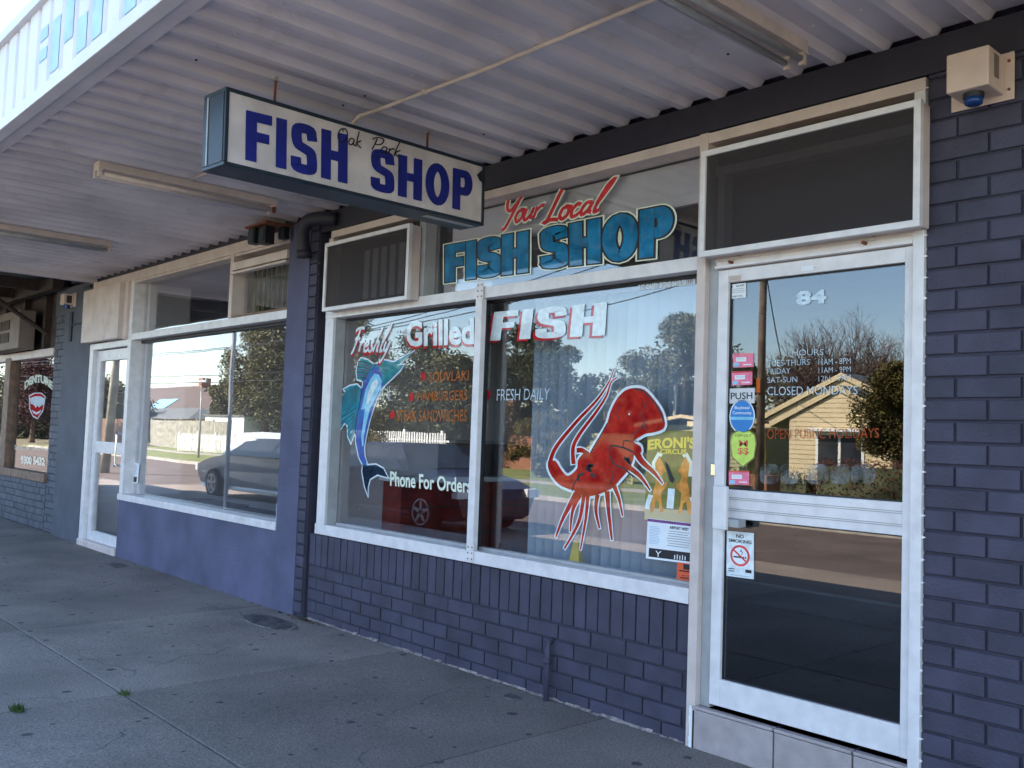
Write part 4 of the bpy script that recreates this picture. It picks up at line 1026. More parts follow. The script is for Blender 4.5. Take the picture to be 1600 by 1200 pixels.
# small alarm
sa = thing('small_alarm_box', 'small cream alarm box on the grey pier beside the vacant shop door', 'alarm', (-12.0, -.05, 2.9))
bx('back_plate', sa, -12.10, -11.86, -.045, -.036, 2.82, 2.99, 'alarm_cream'); bx('cover', sa, -12.06, -11.92, -.16, -.045, 2.84, 2.97, 'alarm_cream', .006)
bx('grille', sa, -11.919, -11.917, -.13, -.07, 2.86, 2.95, 'dark_timber', 0); mb = MB(); mb.tube([(-11.99, -.1, 2.84), (-11.99, -.1, 2.80)], .035, 'alarm_blue', 12); mb.build('strobe_lens', sa)
mb = MB().box(-12.03, -11.94, -.05, -.035, 2.40, 2.76, 'navy_beam'); mb.build('cable_cover', None, label='dark vertical strip on the grey pier below the small alarm', category='cover')
mb = MB().tube([(-11.95, -.045, 2.60), (-11.6, -.045, 2.60), (-11.36, -.05, 2.63)], .008, 'navy_beam', 6); mb.build('cable', None, label='thin cable running along the grey pier to the cream panel', category='cable')
bx('wall_tie', VS, -11.55, -11.33, -.06, -.04, 3.0, 3.03, 'navy_beam')

# ================================================================== AWNING
AW = thing('street_awning', 'long white corrugated steel awning over the footpath with vertical ribbed fascia', 'awning', (-4, -1.2, 3.1))
ZS, YE = 3.100, -2.270
PT = .2045
def prof(x0, n):
    out = []
    for i in range(n):
        b = x0+i*PT
        out += [(b, 0), (b+.042, 0), (b+.066, .034), (b+PT-.024, .034)]
    out.append((x0+n*PT, 0)); return out
x = -11.26; X0 = -1.83-.021-46*PT; nsh = 11
for s_ in range(nsh):
    pf = prof(X0+s_*6*PT, 6); mb = MB(); dz = random.uniform(-.0015, .0015)
    for i in range(len(pf)-1):
        (a, za), (b, zb_) = pf[i], pf[i+1]
        mb.face([(a, YE, ZS+za+dz), (b, YE, ZS+zb_+dz), (b, .018, ZS+zb_+dz), (a, .018, ZS+za+dz)], 'soffit_steel')
    o = mb.build('soffit_sheet', AW); sm_ = o.modifiers.new('s', 'SOLIDIFY'); sm_.thickness = .002; sm_.offset = 1
XE = X0+nsh*6*PT
mb = MB(); 
for i in range(nsh*6):
    for y in (-.35, -1.15, -1.95):
        x = X0+i*PT+.115
        if random.random() < .8: mb.tube([(x, y, ZS+.034), (x, y, ZS+.028)], .006, 'white_metal' if random.random() < .85 else 'black', 5)
mb.build('screw_head', AW, kind='stuff')
bx('edge_channel', AW, X0, XE, -2.275, -2.20, ZS-.002, ZS+.085, 'soffit_steel', 0)
# fascia
YF = -2.34
tr_ = MB(); tr_.box(X0, XE, YF-.006, YE-.006, ZS-.012, ZS+.052, 'fascia_paint'); tr_.build('fascia_trim', AW, bevel=.004)
ZT = 3.655
fx0 = -3.64-.19-36*PT
for s_ in range(9):
    mb = MB()
    for i in range(8):
        b = fx0+(s_*8+i)*PT
        prf = [(b, 0), (b+.140, 0), (b+.156, .035), (b+.189, .035), (b+PT, 0)]
        for (a, ya), (c_, yc) in zip(prf, prf[1:]):
            mb.face([(a, YF+ya, ZS+.04), (c_, YF+yc, ZS+.04), (c_, YF+yc, ZT), (a, YF+ya, ZT)], 'fascia_paint')
    o = mb.build('fascia_panel', AW); sm_ = o.modifiers.new('s', 'SOLIDIFY'); sm_.thickness = .002; sm_.offset = -1
cp = MB(); cp.box(X0, XE, YF-.03, YF+.06, ZT-.05, ZT+.012, 'fascia_paint'); cp.build('fascia_cap', AW, bevel=.004)
MB().box(X0, XE, YF+.05, YF+.09, ZS+.09, ZT-.06, 'fascia_paint').build('fascia_back', AW)
bx('awning_roof', AW, X0, XE, YF+.09, .015, 3.22, 3.25, 'fascia_paint', 0)
bx('end_beam', AW, X0-.10, X0-.002, -2.30, .0, 3.05, 3.22, 'soffit_steel', .004)
# painted letter fragments on the ribs
for i, (x_, ya, yb) in enumerate(((305, 150, 222), (305, 275, 346), (388, 82, 402), (475, -60, 210), (468, 262, 342), (552, 66, 280), (650, -60, 195), (775, -60, 110))):
    pc = hit(x_/4, (max(ya, 0)+yb)/8, YF)
    k = round((pc.x-.07-fx0)/PT); xa = fx0+k*PT
    z0 = max(hit(x_/4, yb/4, YF).z, ZS+.06); z1 = min(hit(x_/4, ya/4, YF).z, ZT-.06); yy = YF-.0028-.0001*i
    mb = MB(); mb.face([(xa+.003, yy, z0), (xa+.137, yy, z0), (xa+.137, yy, z1), (xa+.003, yy, z1)], 'fascia_blue'); mb.build('painted_letter', AW, label='faded pale blue letter fragment on a fascia rib')
mb = MB()  # black wedges draw the shade where the fascia grooves meet the trim
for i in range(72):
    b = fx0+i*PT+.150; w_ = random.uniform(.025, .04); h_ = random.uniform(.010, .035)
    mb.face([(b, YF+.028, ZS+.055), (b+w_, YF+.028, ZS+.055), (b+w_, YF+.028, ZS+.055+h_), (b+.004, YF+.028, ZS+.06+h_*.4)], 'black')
mb.build('groove_shade', AW, kind='stuff')
# left awning of the clinic: open timber frame
CA = thing('clinic_awning', 'open dark timber awning frame before the denture clinic', 'awning', (-15, -1, 3.1))
bx('front_beam', CA, -24, X0-.11, -2.3, -2.18, 3.05, 3.25, 'dark_timber'); bx('wall_beam', CA, -24, X0-.11-.9, -.2, -.08, 3.05, 3.2, 'dark_timber')
for i in range(9): bx('rafter', CA, -12.9-i*1.1, -12.82-i*1.1, -2.18, -.2, 3.08, 3.22, 'dark_timber')
MB().box(-24, X0-.11, -2.35, .0, 3.26, 3.3, 'roof_grey').build('roof_sheet', CA)
mb = MB(); mb.tube([(-12.9, -.05, 2.55), (-12.9, -.9, 3.08)], .03, 'dark_timber', 6); mb.build('brace', CA)

# ================================================================== HANGING SIGN
a_yaw, a_tilt = R(-3.8), R(1.2)
So = Vector((-4.095, -1.095, 2.793)); SL, SH, ST = 1.64, .356, .20
da = Vector((math.sin(a_yaw)*math.cos(a_tilt), math.cos(a_yaw)*math.cos(a_tilt), math.sin(a_tilt)))
dn = Vector((math.cos(a_yaw), -math.sin(a_yaw), 0)); du = dn.cross(da)
SG = thing('hanging_sign', 'blue and white illuminated box sign reading FISH SHOP hanging under the awning', 'sign', So)
def sp(l, n_, u): return So+da*l+dn*n_+du*u
def sbox(mb, l0, l1, n0, n1, u0, u1, mt): mb.box(l0, l1, n0, n1, u0, u1, mt, lambda p: tuple(sp(p[0], p[1], p[2])))
fr = MB(); h = SH/2; l = SL/2; t2 = ST/2
sbox(fr, -l, l, -t2, t2, -h, -h+.018, 'dark_blue_metal'); sbox(fr, -l, l, -t2, t2, h-.018, h, 'dark_blue_metal')
sbox(fr, -l, -l+.02, -t2, t2, -h+.018, h-.018, 'dark_blue_metal'); sbox(fr, l-.02, l, -t2, t2, -h+.018, h-.018, 'dark_blue_metal')
fr.build('case', SG, bevel=.003)
for s_ in (1, -1):
    mb = MB(); sbox(mb, -l+.02, l-.02, s_*(t2-.012), s_*(t2-.006), -h+.018, h-.018, 'sign_face'); mb.build('face_panel', SG)
c2 = crop(300, 100, .3375); O2 = So+dn*(t2-.003)
def sq(a, b, c_, d, off=.0): return qmap(*[hitp(*c2(*p), O2, dn) for p in (a, b, c_, d)], lift=dn*.0005)
mb = MB()
heavy_word(mb, 'FISH', sq((246, 443), (720, 555), (722, 328), (250, 212)), .265, 'sign_blue', gap=.10)
mb.build('lettering', SG, label='bold blue lettering FISH'); mb = MB()
heavy_word(mb, 'SHOP', sq((826, 580), (1296, 690), (1300, 502), (828, 385)), .265, 'sign_blue', gap=.10, k=0)
mb.build('lettering', SG, label='bold blue lettering SHOP')
mb = MB()
script_word(mb, 'Oak', sq((668, 355), (785, 390), (785, 315), (672, 290)), .085, 'black', k=3, asp=1)
mb.build('lettering', SG, label='thin black script Oak'); mb = MB()
script_word(mb, 'Park', sq((825, 395), (960, 435), (975, 360), (830, 335)), .085, 'black', k=3, asp=1)
mb.build('lettering', SG, label='thin black script Park')
# torn corner of the plastic face
mb = MB(); poly(mb, [hitp(*c2(*p), O2+dn*.001, dn) for p in ((1312, 520), (1348, 486), (1346, 552))], 'black')
poly(mb, [hitp(*c2(*p), O2+dn*.006, dn) for p in ((1312, 520), (1330, 536), (1318, 512))], 'sign_face'); mb.build('torn_corner', SG)
mb = MB(); mb.tube([sp(-.06, .0, h+.001), sp(-.06, 0, h+.03)], .03, 'cream_paint', 12); mb.build('cable_gland', SG)
mb = MB(); sbox(mb, .42, .78, .02, .06, -h-.006, -h-.002, 'grey_metal'); mb.build('tape_strip', SG)
mb = MB(); sbox(mb, -l-.004, -l-.0015, -t2+.04, -t2+.05, -h+.02, h-.02, 'grey_metal'); sbox(mb, -l-.003, -l-.001, t2-.03, t2-.012, -h+.02, h-.02, 'dark_blue_metal'); mb.build('end_seam', SG)
for l_, px in ((-.51, None), (.46, None)):
    p = sp(l_, 0, h); mb = MB(); mb.tube([p, (p.x, p.y, ZS+.03)], .007, 'rust', 6); mb.tube([(p.x, p.y, ZS-.004), (p.x, p.y, ZS+.034)], .015, 'grey_metal', 6)
    mb.build('hanger_rod', SG)
# conduit
p0 = sp(-.06, 0, h+.03)
cv = [Vector(p0), Vector(p0)+Vector((.03, .03, .05)), hitz(590, 172, 3.078), hitz(760, 108, 3.086), hitz(1020, 0, 3.086), Vector((-1.2, -1.03, 3.086))]
mb = MB(); mb.tube([tuple(p) for p in cv], .0105, 'cream_paint', 8)
for q in (hitz(665, 143, 3.083),): mb.tube([q-Vector((.012, 0, 0)), q+Vector((.012, 0, 0))], .016, 'cream_paint', 8)
mb.build('conduit', None, smooth=True, label='cream electrical conduit running under the soffit from the hanging sign to the right', category='conduit')
mb = MB(); mb.tube([tuple(hitz(300, 281, 3.086)), tuple(hitz(340, 262, 3.086)), (-4.3, -1.06, 3.086)], .0105, 'cream_paint', 8)
mb.build('conduit', None, smooth=True, label='cream conduit running left behind the hanging sign to the fluorescent fitting', category='conduit')
# fluorescent battens
def batten(x, y0_, y1_, label, tube_m='cream_paint', body='cream_paint', both=True):
    t = thing('fluorescent_batten', label, 'light fitting', (x, (y0_+y1_)/2, ZS), 'fluorescent battens under the awning')
    bx('batten_body', t, x-.05, x+.05, y0_, y1_, ZS-.052, ZS-.002, body, .004)
    for s_ in ((-1, 1) if both else (1,)):
        mb = MB(); mb.tube([(x+s_*.035, y0_+.04, ZS-.082), (x+s_*.035, y1_-.04, ZS-.082)], .014, tube_m, 10); mb.build('lamp_tube', t, smooth=True)
    for y in (y0_, y1_-.03):
        mb = MB(); mb.box(x-.055, x+.055, y, y+.03, ZS-.062, ZS-.052, body)
        for s_ in (-1, 1): mb.box(x+s_*.035-.012, x+s_*.035+.012, y, y+.02, ZS-.105, ZS-.062, body if random.random() < .6 else 'rust')
        mb.build('lamp_holder', t)
batten(-6.20, -1.72, -.46, 'cream twin tube fluorescent batten under the awning left of the hanging sign')
batten(-2.04, -1.56, -.30, 'twin tube fluorescent batten at the top right with a worn dark lamp', 'grey_metal')
batten(-8.86, -1.98, -.70, 'cream fluorescent batten under the far left of the awning', 'grey_metal')

# ================================================================== ACROSS THE ROAD (mirrored in the glass)
def A(px, py, y): return across(px, py, y)
def leafmass(mb, c, r, n, size, mt, flat=.75):
    c = Vector(c)
    for i in range(n):
        d = Vector((random.gauss(0, 1), random.gauss(0, 1), random.gauss(0, 1))).normalized()*(random.random()**.45)
        p = c+Vector((d.x*r[0], d.y*r[1], d.z*r[2])); s_ = size*random.uniform(.5, 1.4)
        a = Vector((random.gauss(0, 1), random.gauss(0, 1), random.gauss(0, .6))).normalized(); b = a.cross(Vector((random.gauss(0, 1), random.gauss(0, 1), 1))).normalized()
        mb.face([p-a*s_, p-b*s_*.5, p+a*s_, p+b*s_*.5], mt)
def tree(x, y, h, w_, label, leaf='leaf_gum', trunk='bark', n=26, size=.16, low=.3, lpc=170, fat=1.0, ysc=.8, name='gum_tree', group='trees across the road'):
    t = thing(name, label, 'tree', (x, y, 0), group); rnd = random.Random(int(x*13+y*7)); st_ = random.getstate(); random.seed(int(x*31+y*17))
    mt = MB(); mt.tube([(x, y, -.1), (x+.1*w_*.2, y, h*low), (x+random.uniform(-.3, .3), y, h*.75)], [.035*h, .026*h, .01*h], trunk, 8)
    cr = MB(); size *= .55; lpc = int(lpc*3.0)
    for i in range(n):
        a = random.uniform(0, 6.28); v = random.random(); z = h*(low+(1-low)*v*.93)
        env = math.sin(math.pi*min(1, .18+.80*v))**.7
        rr = w_*.5*env*random.random()**.5
        c = (x+rr*math.cos(a), y+rr*math.sin(a)*ysc, z); s_ = w_*random.uniform(.11, .22)*fat
        leafmass(cr, c, (s_, s_*min(1, ysc*1.3), s_*.7), lpc, size, leaf)
        mt.tube([(x, y, min(z*.8, h*.7)), c], [.010*h*.6, .004*h], trunk, 5, False)
    mt.build('trunk', t); cr.build('crown', t); random.setstate(st_); return t
def bare_tree(x, y, h, label):
    t = thing('bare_tree', label, 'tree', (x, y, 0)); mb = MB(); st_ = random.getstate(); random.seed(5)
    def grow(p, d, l_, r_, lev):
        q = p+d*l_; mb.tube([p, (p+q)/2+Vector((random.uniform(-.04, .04)*l_,)*3), q], [r_, r_*.85, r_*.65], 'twig', 5 if lev < 3 else 3, False)
        if lev > 6: return
        for k in range(3 if lev < 5 else 2):
            nd = (d+Vector((random.gauss(0, .42), random.gauss(0, .42), random.gauss(.10, .28)))).normalized()
            grow(q, nd, l_*random.uniform(.62, .86), r_*.62, lev+1)
    for k in range(8): grow(Vector((x+random.uniform(-1, 1), y, 0)), Vector((random.gauss(0, .5), random.gauss(0, .4), 1)).normalized(), h*.25, .12, 0)
    mb.build('branches', t); random.setstate(st_)
# sight-line check values: see survey helpers
# --- cream weatherboard house
HY = -20.0
rd_ = A(1317, 583, HY-1.2); el_ = A(1178, 657, HY-1.2); lg = A(1315, 603, HY); lw = A(1218, 655, HY); wl_ = A(1237, 700, HY)
CH = thing('weatherboard_house', 'cream weatherboard house with a low gable facing the road', 'house', (rd_.x, HY, 0))
hx0 = wl_.x; hx1 = lg.x+(lg.x-hx0); zE = lw.z; zR = lg.z
sl = (rd_.z-el_.z)/(rd_.x-el_.x)
mb = MB(); mb.box(hx0, hx1, HY-9, HY-.05, -.1, zE, 'cream_board'); mb.build('wall_core', CH)
z = .35; i = 0
sl2 = (lg.z-lw.z)/(lg.x-lw.x)
while z < zR-.1:
    xa = max(hx0, lg.x-(lg.z-.06-z-.13)/sl2); xb = min(hx1, lg.x+(lg.z-.06-z-.13)/sl2)
    if xb-xa > .3:
        mb = MB(); mb.box(xa, xb, HY-.05, HY+.012, z, z+.125, 'cream_board', lambda p, z=z: (p[0], p[1]+(.014 if p[2] < z+.01 and p[1] > HY else 0), p[2])); mb.build('weatherboard', CH)
    z += .13
wa = A(1283, 680, HY); wb_ = A(1350, 715, HY)
wn = bx('window', CH, wa.x-.08, wb_.x+.08, HY+.005, HY+.05, wb_.z-.35, wa.z+.12, 'white_fence', 0)
for k in range(2):
    xm = (wa.x+wb_.x)/2; MB().box((wa.x, xm+.04)[k], (xm-.04, wb_.x)[k], HY+.051, HY+.056, wb_.z-.3, wa.z, 'window_dark').build('pane', wn)
bx('window_awning', CH, wa.x-.15, wb_.x+.1, HY+.02, HY+.35, wa.z+.10, wa.z+.18, 'white_fence', 0)
# roofs
def slab(mb, x0, z0, x1, z1, y0, y1, th, mt): mb.face([(x0, y0, z0), (x1, y0, z1), (x1, y1, z1), (x0, y1, z0)], mt); mb.face([(x0, y0, z0-th), (x1, y0, z1-th), (x1, y1, z1-th), (x0, y1, z0-th)], mt); mb.face([(x0, y1, z0), (x1, y1, z1), (x1, y1, z1-th), (x0, y1, z0-th)], 'cream_board'); mb.face([(x0, y0, z0), (x0, y1, z0), (x0, y1, z0-th), (x0, y0, z0-th)], 'cream_board')
mb = MB(); xr = rd_.x+(rd_.x-el_.x); 
slab(mb, el_.x, el_.z, rd_.x, rd_.z, HY-9, HY-1.2, .16, 'roof_grey'); slab(mb, xr, el_.z, rd_.x, rd_.z, HY-9, HY-1.2, .16, 'roof_grey'); mb.build('roof', CH)
mb = MB(); xg = lw.x-.2; zg = lg.z-sl2*(lg.x-xg)
slab(mb, xg, zg, lg.x, lg.z, HY-2, HY+.10, .15, 'roof_grey'); slab(mb, 2*lg.x-xg, zg, lg.x, lg.z, HY-2, HY+.10, .15, 'roof_grey'); mb.build('gable_roof', CH)
mb = MB(); mb.face([(el_.x+.2, HY-1.3, el_.z-.1), (xr-.2, HY-1.3, el_.z-.1), (rd_.x, HY-1.3, rd_.z-.1)], 'cream_board'); mb.box(el_.x+.4, hx0, HY-4, HY-3.9, -.1, el_.z, 'window_dark'); mb.build('gable_wall', CH)
bx('veranda_beam', CH, el_.x-2.6, hx0, HY-1.5, HY-1.3, el_.z-.22, el_.z-.05, 'cream_board', 0)
bx('veranda_post', CH, el_.x+.3, el_.x+.4, HY-1.4, HY-1.3, -.1, el_.z-.2, 'cream_board', 0)
mb = MB(); mb.box(rd_.x+.4, rd_.x+1.1, -16.3, -15.7, -.1, .75, 'brick_red'); mb.build('letterbox', None, label='low brick letterbox pier before the weatherboard house', category='letterbox')
def hedge(x0, x1, y0, y1, h, leaf, label):
    mb = MB(); n = int((x1-x0)*(y1-y0)*h*1100)
    for i in range(n):
        p = Vector((random.uniform(x0, x1), random.uniform(y0, y1), random.uniform(0, h*(1+.06*math.sin(i)))))
        a = Vector((random.gauss(0, 1), random.gauss(0, 1), random.gauss(0, 1))).normalized()*.035; b = a.cross(Vector((random.random(), random.random(), 1))).normalized()*.02
        mb.face([p-a, p-b, p+a, p+b], leaf)
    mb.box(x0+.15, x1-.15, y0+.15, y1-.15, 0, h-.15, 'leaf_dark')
    t = thing('hedge', label, 'hedge', ((x0+x1)/2, (y0+y1)/2, 0)); mb.build('foliage', t)
hq = A(1360, 722, -17)
hedge(hq.x-1.3, hq.x+4.5, -17.6, -16.6, hq.z, 'leaf_red', 'reddish clipped hedge before the weatherboard house')
hedge(hq.x-6.0, hq.x-1.4, -17.6, -16.8, hq.z-.35, 'leaf_olive', 'low green hedge left of the reddish hedge')
sb = A(1385, 640, -18.3)
tree(sb.x+.38, -18.3, A(1380, 572, -18.3).z+.1, 1.75, 'dense round bush tree standing before the right end of the weatherboard house', 'leaf_olive', n=60, size=.07, low=.38, lpc=300, fat=1.3, name='bush_tree')
bt = A(1325, 560, -30); bare_tree(bt.x, -30, A(1325, 480, -30).z*.98, 'wide bare winter tree behind the weatherboard house')
tree(A(1165, 640, -28).x, -28, A(1165, 570, -28).z, 3, 'dark tree left of the weatherboard house', 'leaf_dark', n=20, size=.12)
# --- olive board garage / neighbour
g0 = A(1012, 663, -23); g1 = A(1172, 662, -23)
GH = thing('green_board_house', 'olive green weatherboard house left of the cream house', 'house', ((g0.x+g1.x)/2, -23, 0))
MB().box(g0.x, g1.x, -30, -23.05, -.1, g0.z, 'green_board').build('wall_core', GH)
z = -.05
while z < g0.z-.1:
    MB().box(g0.x, g1.x, -23.05, -22.99, z, z+.12, 'green_board', lambda p, z=z: (p[0], p[1]+(.02 if p[2] < z+.01 and p[1] > -23.02 else 0), p[2])).build('weatherboard', GH); z += .126
mb = MB(); slab(mb, g0.x-.3, g0.z, g0.x+1.8, g0.z+.35, -30.5, -22.6, .12, 'roof_grey'); slab(mb, g1.x+.3, g0.z, g0.x+1.8, g0.z+.35, -30.5, -22.6, .12, 'roof_grey'); mb.build('roof', GH)
# --- paling fence
def fence(x0, x1, y, h, label, mt, pitch, wd, name='picket_fence', posts=True, top=.03):
    t = thing(name, label, 'fence', ((x0+x1)/2, y, 0)); n = int(abs(x1-x0)/pitch); me = None
    base = MB().box(-wd/2, wd/2, -.012, .012, 0, h, mt); 
    if top: base.face([(-wd/2, 0, h), (wd/2, 0, h), (0, 0, h+top)], mt)
    o0 = base.build('picket', t); o0.location = Vector((x0, y, 0))-Vector(t.location)
    for i in range(1, min(n, 290)):
        o = o0.copy(); COL.objects.link(o); o.location = Vector((x0+i*pitch, y+random.uniform(-.006, .006), random.uniform(-.015, .01)))-Vector(t.location)
    mb = MB(); mb.box(x0, x1, y-.06, y-.02, h*.25, h*.25+.07, mt); mb.box(x0, x1, y-.06, y-.02, h*.78, h*.78+.07, mt); mb.build('rail', t)
    if posts:
        for i in range(int((x1-x0)/2.4)+1): bx('post', t, x0+i*2.4-.06, x0+i*2.4+.06, y-.14, y-.05, -.1, h+.12, mt, 0)
gf = A(1000, 690, -21)
fence(gf.x-5, g0.x+1.2, -21, A(970, 678, -21).z, 'green paling fence left of the olive house', 'green_board', .1, .09, 'paling_fence', False, 0)
# --- brick chimney house behind pines
hr0 = A(700, 668, -26); hr1 = A(832, 668, -26); ch_ = A(792, 626, -26)
BH_ = thing('chimney_house', 'dark tiled house with a brick chimney under the pines', 'house', (hr1.x-3, -26, 0))
MB().box(hr0.x, hr1.x, -33, -26, -.1, hr1.z, 'brick_red').build('wall', BH_)
mb = MB(); mb.face([(hr0.x, -25.6, hr1.z), (hr1.x+.3, -25.6, hr1.z), (hr1.x-2.5, -29, hr1.z+1.1), (hr0.x, -29, hr1.z+1.1)], 'roof_tile'); mb.face([(hr1.x+.3, -25.6, hr1.z), (hr1.x+.3, -33, hr1.z), (hr1.x-2.5, -29, hr1.z+1.1)], 'roof_tile'); mb.face([(hr1.x+.3, -33, hr1.z), (hr0.x, -33, hr1.z), (hr0.x, -29, hr1.z+1.1), (hr1.x-2.5, -29, hr1.z+1.1)], 'roof_tile'); rf = mb.build('roof', BH_)
MB().box(ch_.x-.35, ch_.x+.35, -26.6, -26.1, hr1.z, ch_.z+.1, 'brick_red').build('chimney', rf)
bx('window', BH_, hr1.x-3.2, hr1.x-1.6, -26, -25.95, .8, hr1.z-.35, 'window_dark', 0)
# --- trees in the big window
def tr(px, ptop, y, w_, label, **k):
    p = A(px, ptop, y); tree(p.x, y, p.z/.96, w_, label, **k)
tr(832, 520, -28, 6.2, 'big dark pine left of the gap in the trees', leaf='leaf_dark', n=46, size=.17, low=.18, name='pine_tree')
tr(780, 566, -27, 3.8, 'lower dark tree at the left foot of the big pine', leaf='leaf_dark', n=26, size=.16, low=.15, name='pine_tree')
tr(892, 545, -29, 3.0, 'slim dark tree at the right foot of the big pine', leaf='leaf_dark', n=24, size=.15, low=.15, name='pine_tree')
tr(930, 615, -34, 4.5, 'low tree filling the gap between the big trees', leaf='leaf_dark', n=26, size=.15, low=.1)
tr(1000, 550, -30, 3.6, 'tall gum tree right of the gap', leaf='leaf_gum', n=32, size=.14, low=.2)
tr(1068, 503, -31, 5.4, 'tallest gum tree behind the olive house', leaf='leaf_gum', n=46, size=.15, low=.2)
tr(1120, 560, -33, 4, 'gum tree behind the olive house near the door', leaf='leaf_dark', n=30, size=.15, low=.2)
tr(850, 640, -21, 2.6, 'pale green shrub before the pines', leaf='leaf_olive', n=26, size=.09, low=.05, name='shrub')
tr(905, 660, -20, 2.2, 'dark shrub before the gap in the trees', leaf='leaf_dark', n=22, size=.09, low=.05, name='shrub')
# gums in the left pane
tr(655, 525, -26, 8.0, 'broad gum tree behind the marlin pane', leaf='leaf_dark', n=38, size=.15, low=.2, ysc=.5)
tr(560, 485, -28, 6.5, 'tall gum tree at the left of the marlin pane', leaf='leaf_gum', n=26, size=.15, low=.28, ysc=.5, fat=.85)
tr(715, 560, -25, 5.0, 'gum tree at the right of the marlin pane', leaf='leaf_gum', n=36, size=.17, low=.15)
tr(600, 640, -19.5, 3.2, 'sunlit yellow green shrub behind the marlin pane', leaf='leaf_olive', n=30, size=.11, low=.05, name='shrub')
f0 = A(590, 690, -18.8); f1 = A(700, 690, -18.8)
fence(f0.x-3, f1.x, -18.8, A(620, 675, -18.8).z, 'short white picket fence under the gum trees', 'white_fence', .16, .07)
# --- left window scene
q0 = A(205, 660, -24); q1 = A(385, 700, -22)
tr(420, 500, -23.5, 9.0, 'big sunlit gum tree before the white garage', leaf='leaf_gum', n=44, size=.17, low=.26, lpc=260, ysc=.4, fat=.85)
tr(350, 590, -25, 4.2, 'smaller gum tree left of the big gum', leaf='leaf_gum', n=24, size=.2, low=.25, ysc=.4)
tr(466, 540, -23, 6.0, 'gum tree right of the big gum', leaf='leaf_dark', n=34, size=.2, low=.2, ysc=.4)
hA = A(214, 640, -34); hB = A(345, 655, -34); hT = A(265, 598, -34)
LH = thing('tiled_roof_house', 'brown tiled hip roof house with a solar panel behind the fences', 'house', (hA.x, -34, 0))
z0 = A(300, 655, -34).z
MB().box(hA.x-12, hB.x, -44, -34, -.1, z0, 'cream_board').build('wall', LH)
mb = MB(); xa, xb = hA.x-13, hB.x+.8
mb.face([(xa, -33.2, z0), (xb, -33.2, z0), (xb-5, -38.5, hT.z), (xa+5, -38.5, hT.z)], 'roof_tile'); mb.face([(xb, -33.2, z0), (xb, -44, z0), (xb-5, -38.5, hT.z)], 'roof_tile'); mb.face([(xb, -44, z0), (xa, -44, z0), (xa+5, -38.5, hT.z), (xb-5, -38.5, hT.z)], 'roof_tile'); mb.face([(xa, -44, z0), (xa, -33.2, z0), (xa+5, -38.5, hT.z)], 'roof_tile')
rf = mb.build('roof', LH); MB().box(hA.x+8, hA.x+9, -38, -37, hT.z-.3, hT.z+.7, 'brick_red').build('chimney', rf)
sp_ = MB(); yy0, yy1 = -34.5, -36.2; zz = lambda y: z0+(hT.z-z0)*(-33.2-y)/5.3+.08
sp_.face([(hA.x+1, yy0, zz(yy0)), (hA.x+5.5, yy0, zz(yy0)), (hA.x+5.5, yy1, zz(yy1)), (hA.x+1, yy1, zz(yy1))], 'marlin_light'); sp_.build('solar_panel', rf)
for k in range(4): bx('window', LH, hA.x+1+k*3.6, hA.x+2.4+k*3.6, -34, -33.95, 1.2, z0-.5, 'window_dark', 0)
SH2 = thing('grey_roof_house', 'low grey roofed house in front of the tiled house', 'house', (hA.x, -28, 0))
s0 = A(212, 648, -28); s1 = A(300, 655, -28)
MB().box(s0.x-8, s1.x, -32, -28, -.1, s1.z, 'cream_board').build('wall', SH2)
mb = MB(); mb.face([(s0.x-8.5, -27.4, s1.z), (s1.x+.6, -27.4, s1.z), (s1.x-3, -30, s1.z+1.0), (s0.x-8.5, -30, s1.z+1.0)], 'roof_grey'); mb.face([(s1.x+.6, -27.4, s1.z), (s1.x+.6, -32.5, s1.z), (s1.x-3, -30, s1.z+1.0)], 'roof_grey'); mb.build('roof', SH2)
for k in range(4): bx('window', SH2, s0.x+k*2.6, s0.x+1.1+k*2.6, -28, -27.95, 1.0, s1.z-.3, 'window_dark', 0)
# fences
c0 = A(236, 655, -21.5); c1_ = A(345, 655, -21.5)
fence(c0.x, c1_.x+1.5, -21.5, A(290, 657, -21.5).z, 'tall pale paling fence beside the white garage', 'pale_wood', .16, .14, 'paling_fence', True, 0)
t0 = A(196, 660, -21.2)
fence(t0.x-6, c0.x-.3, -21.2, A(215, 655, -21.2).z, 'tall brown timber paling fence at the far left', 'timber', .16, .14, 'paling_fence', False, 0)
w0 = A(279, 690, -19.5); w1 = A(448, 690, -19.5)
fence(w0.x, w1.x, -19.5, A(350, 684, -19.5).z+.1, 'long white picket fence along the far footpath', 'white_fence', .17, .06)
ga = A(320, 650, -22.5); gb = A(384, 650, -22.5)
GA = thing('white_garage', 'small white garage with a window behind the picket fence', 'garage', (ga.x, -22.5, 0))
MB().box(ga.x, gb.x, -27, -22.5, -.1, ga.z, 'white_fence').build('wall', GA); bx('window', GA, ga.x+.5, ga.x+1.5, -22.5, -22.46, ga.z-.9, ga.z-.3, 'window_dark', 0)
bx('roof_edge', GA, ga.x-.1, gb.x+.1, -27.1, -22.4, ga.z, ga.z+.1, 'roof_grey', 0)
fb = A(410, 660, -23); 
MB().box(gb.x+3.2, gb.x+8, -27.5, -24, -.1, A(430, 640, -24).z, 'grey_metal').build('shed', None, label='grey shed behind the white picket fence', category='shed')
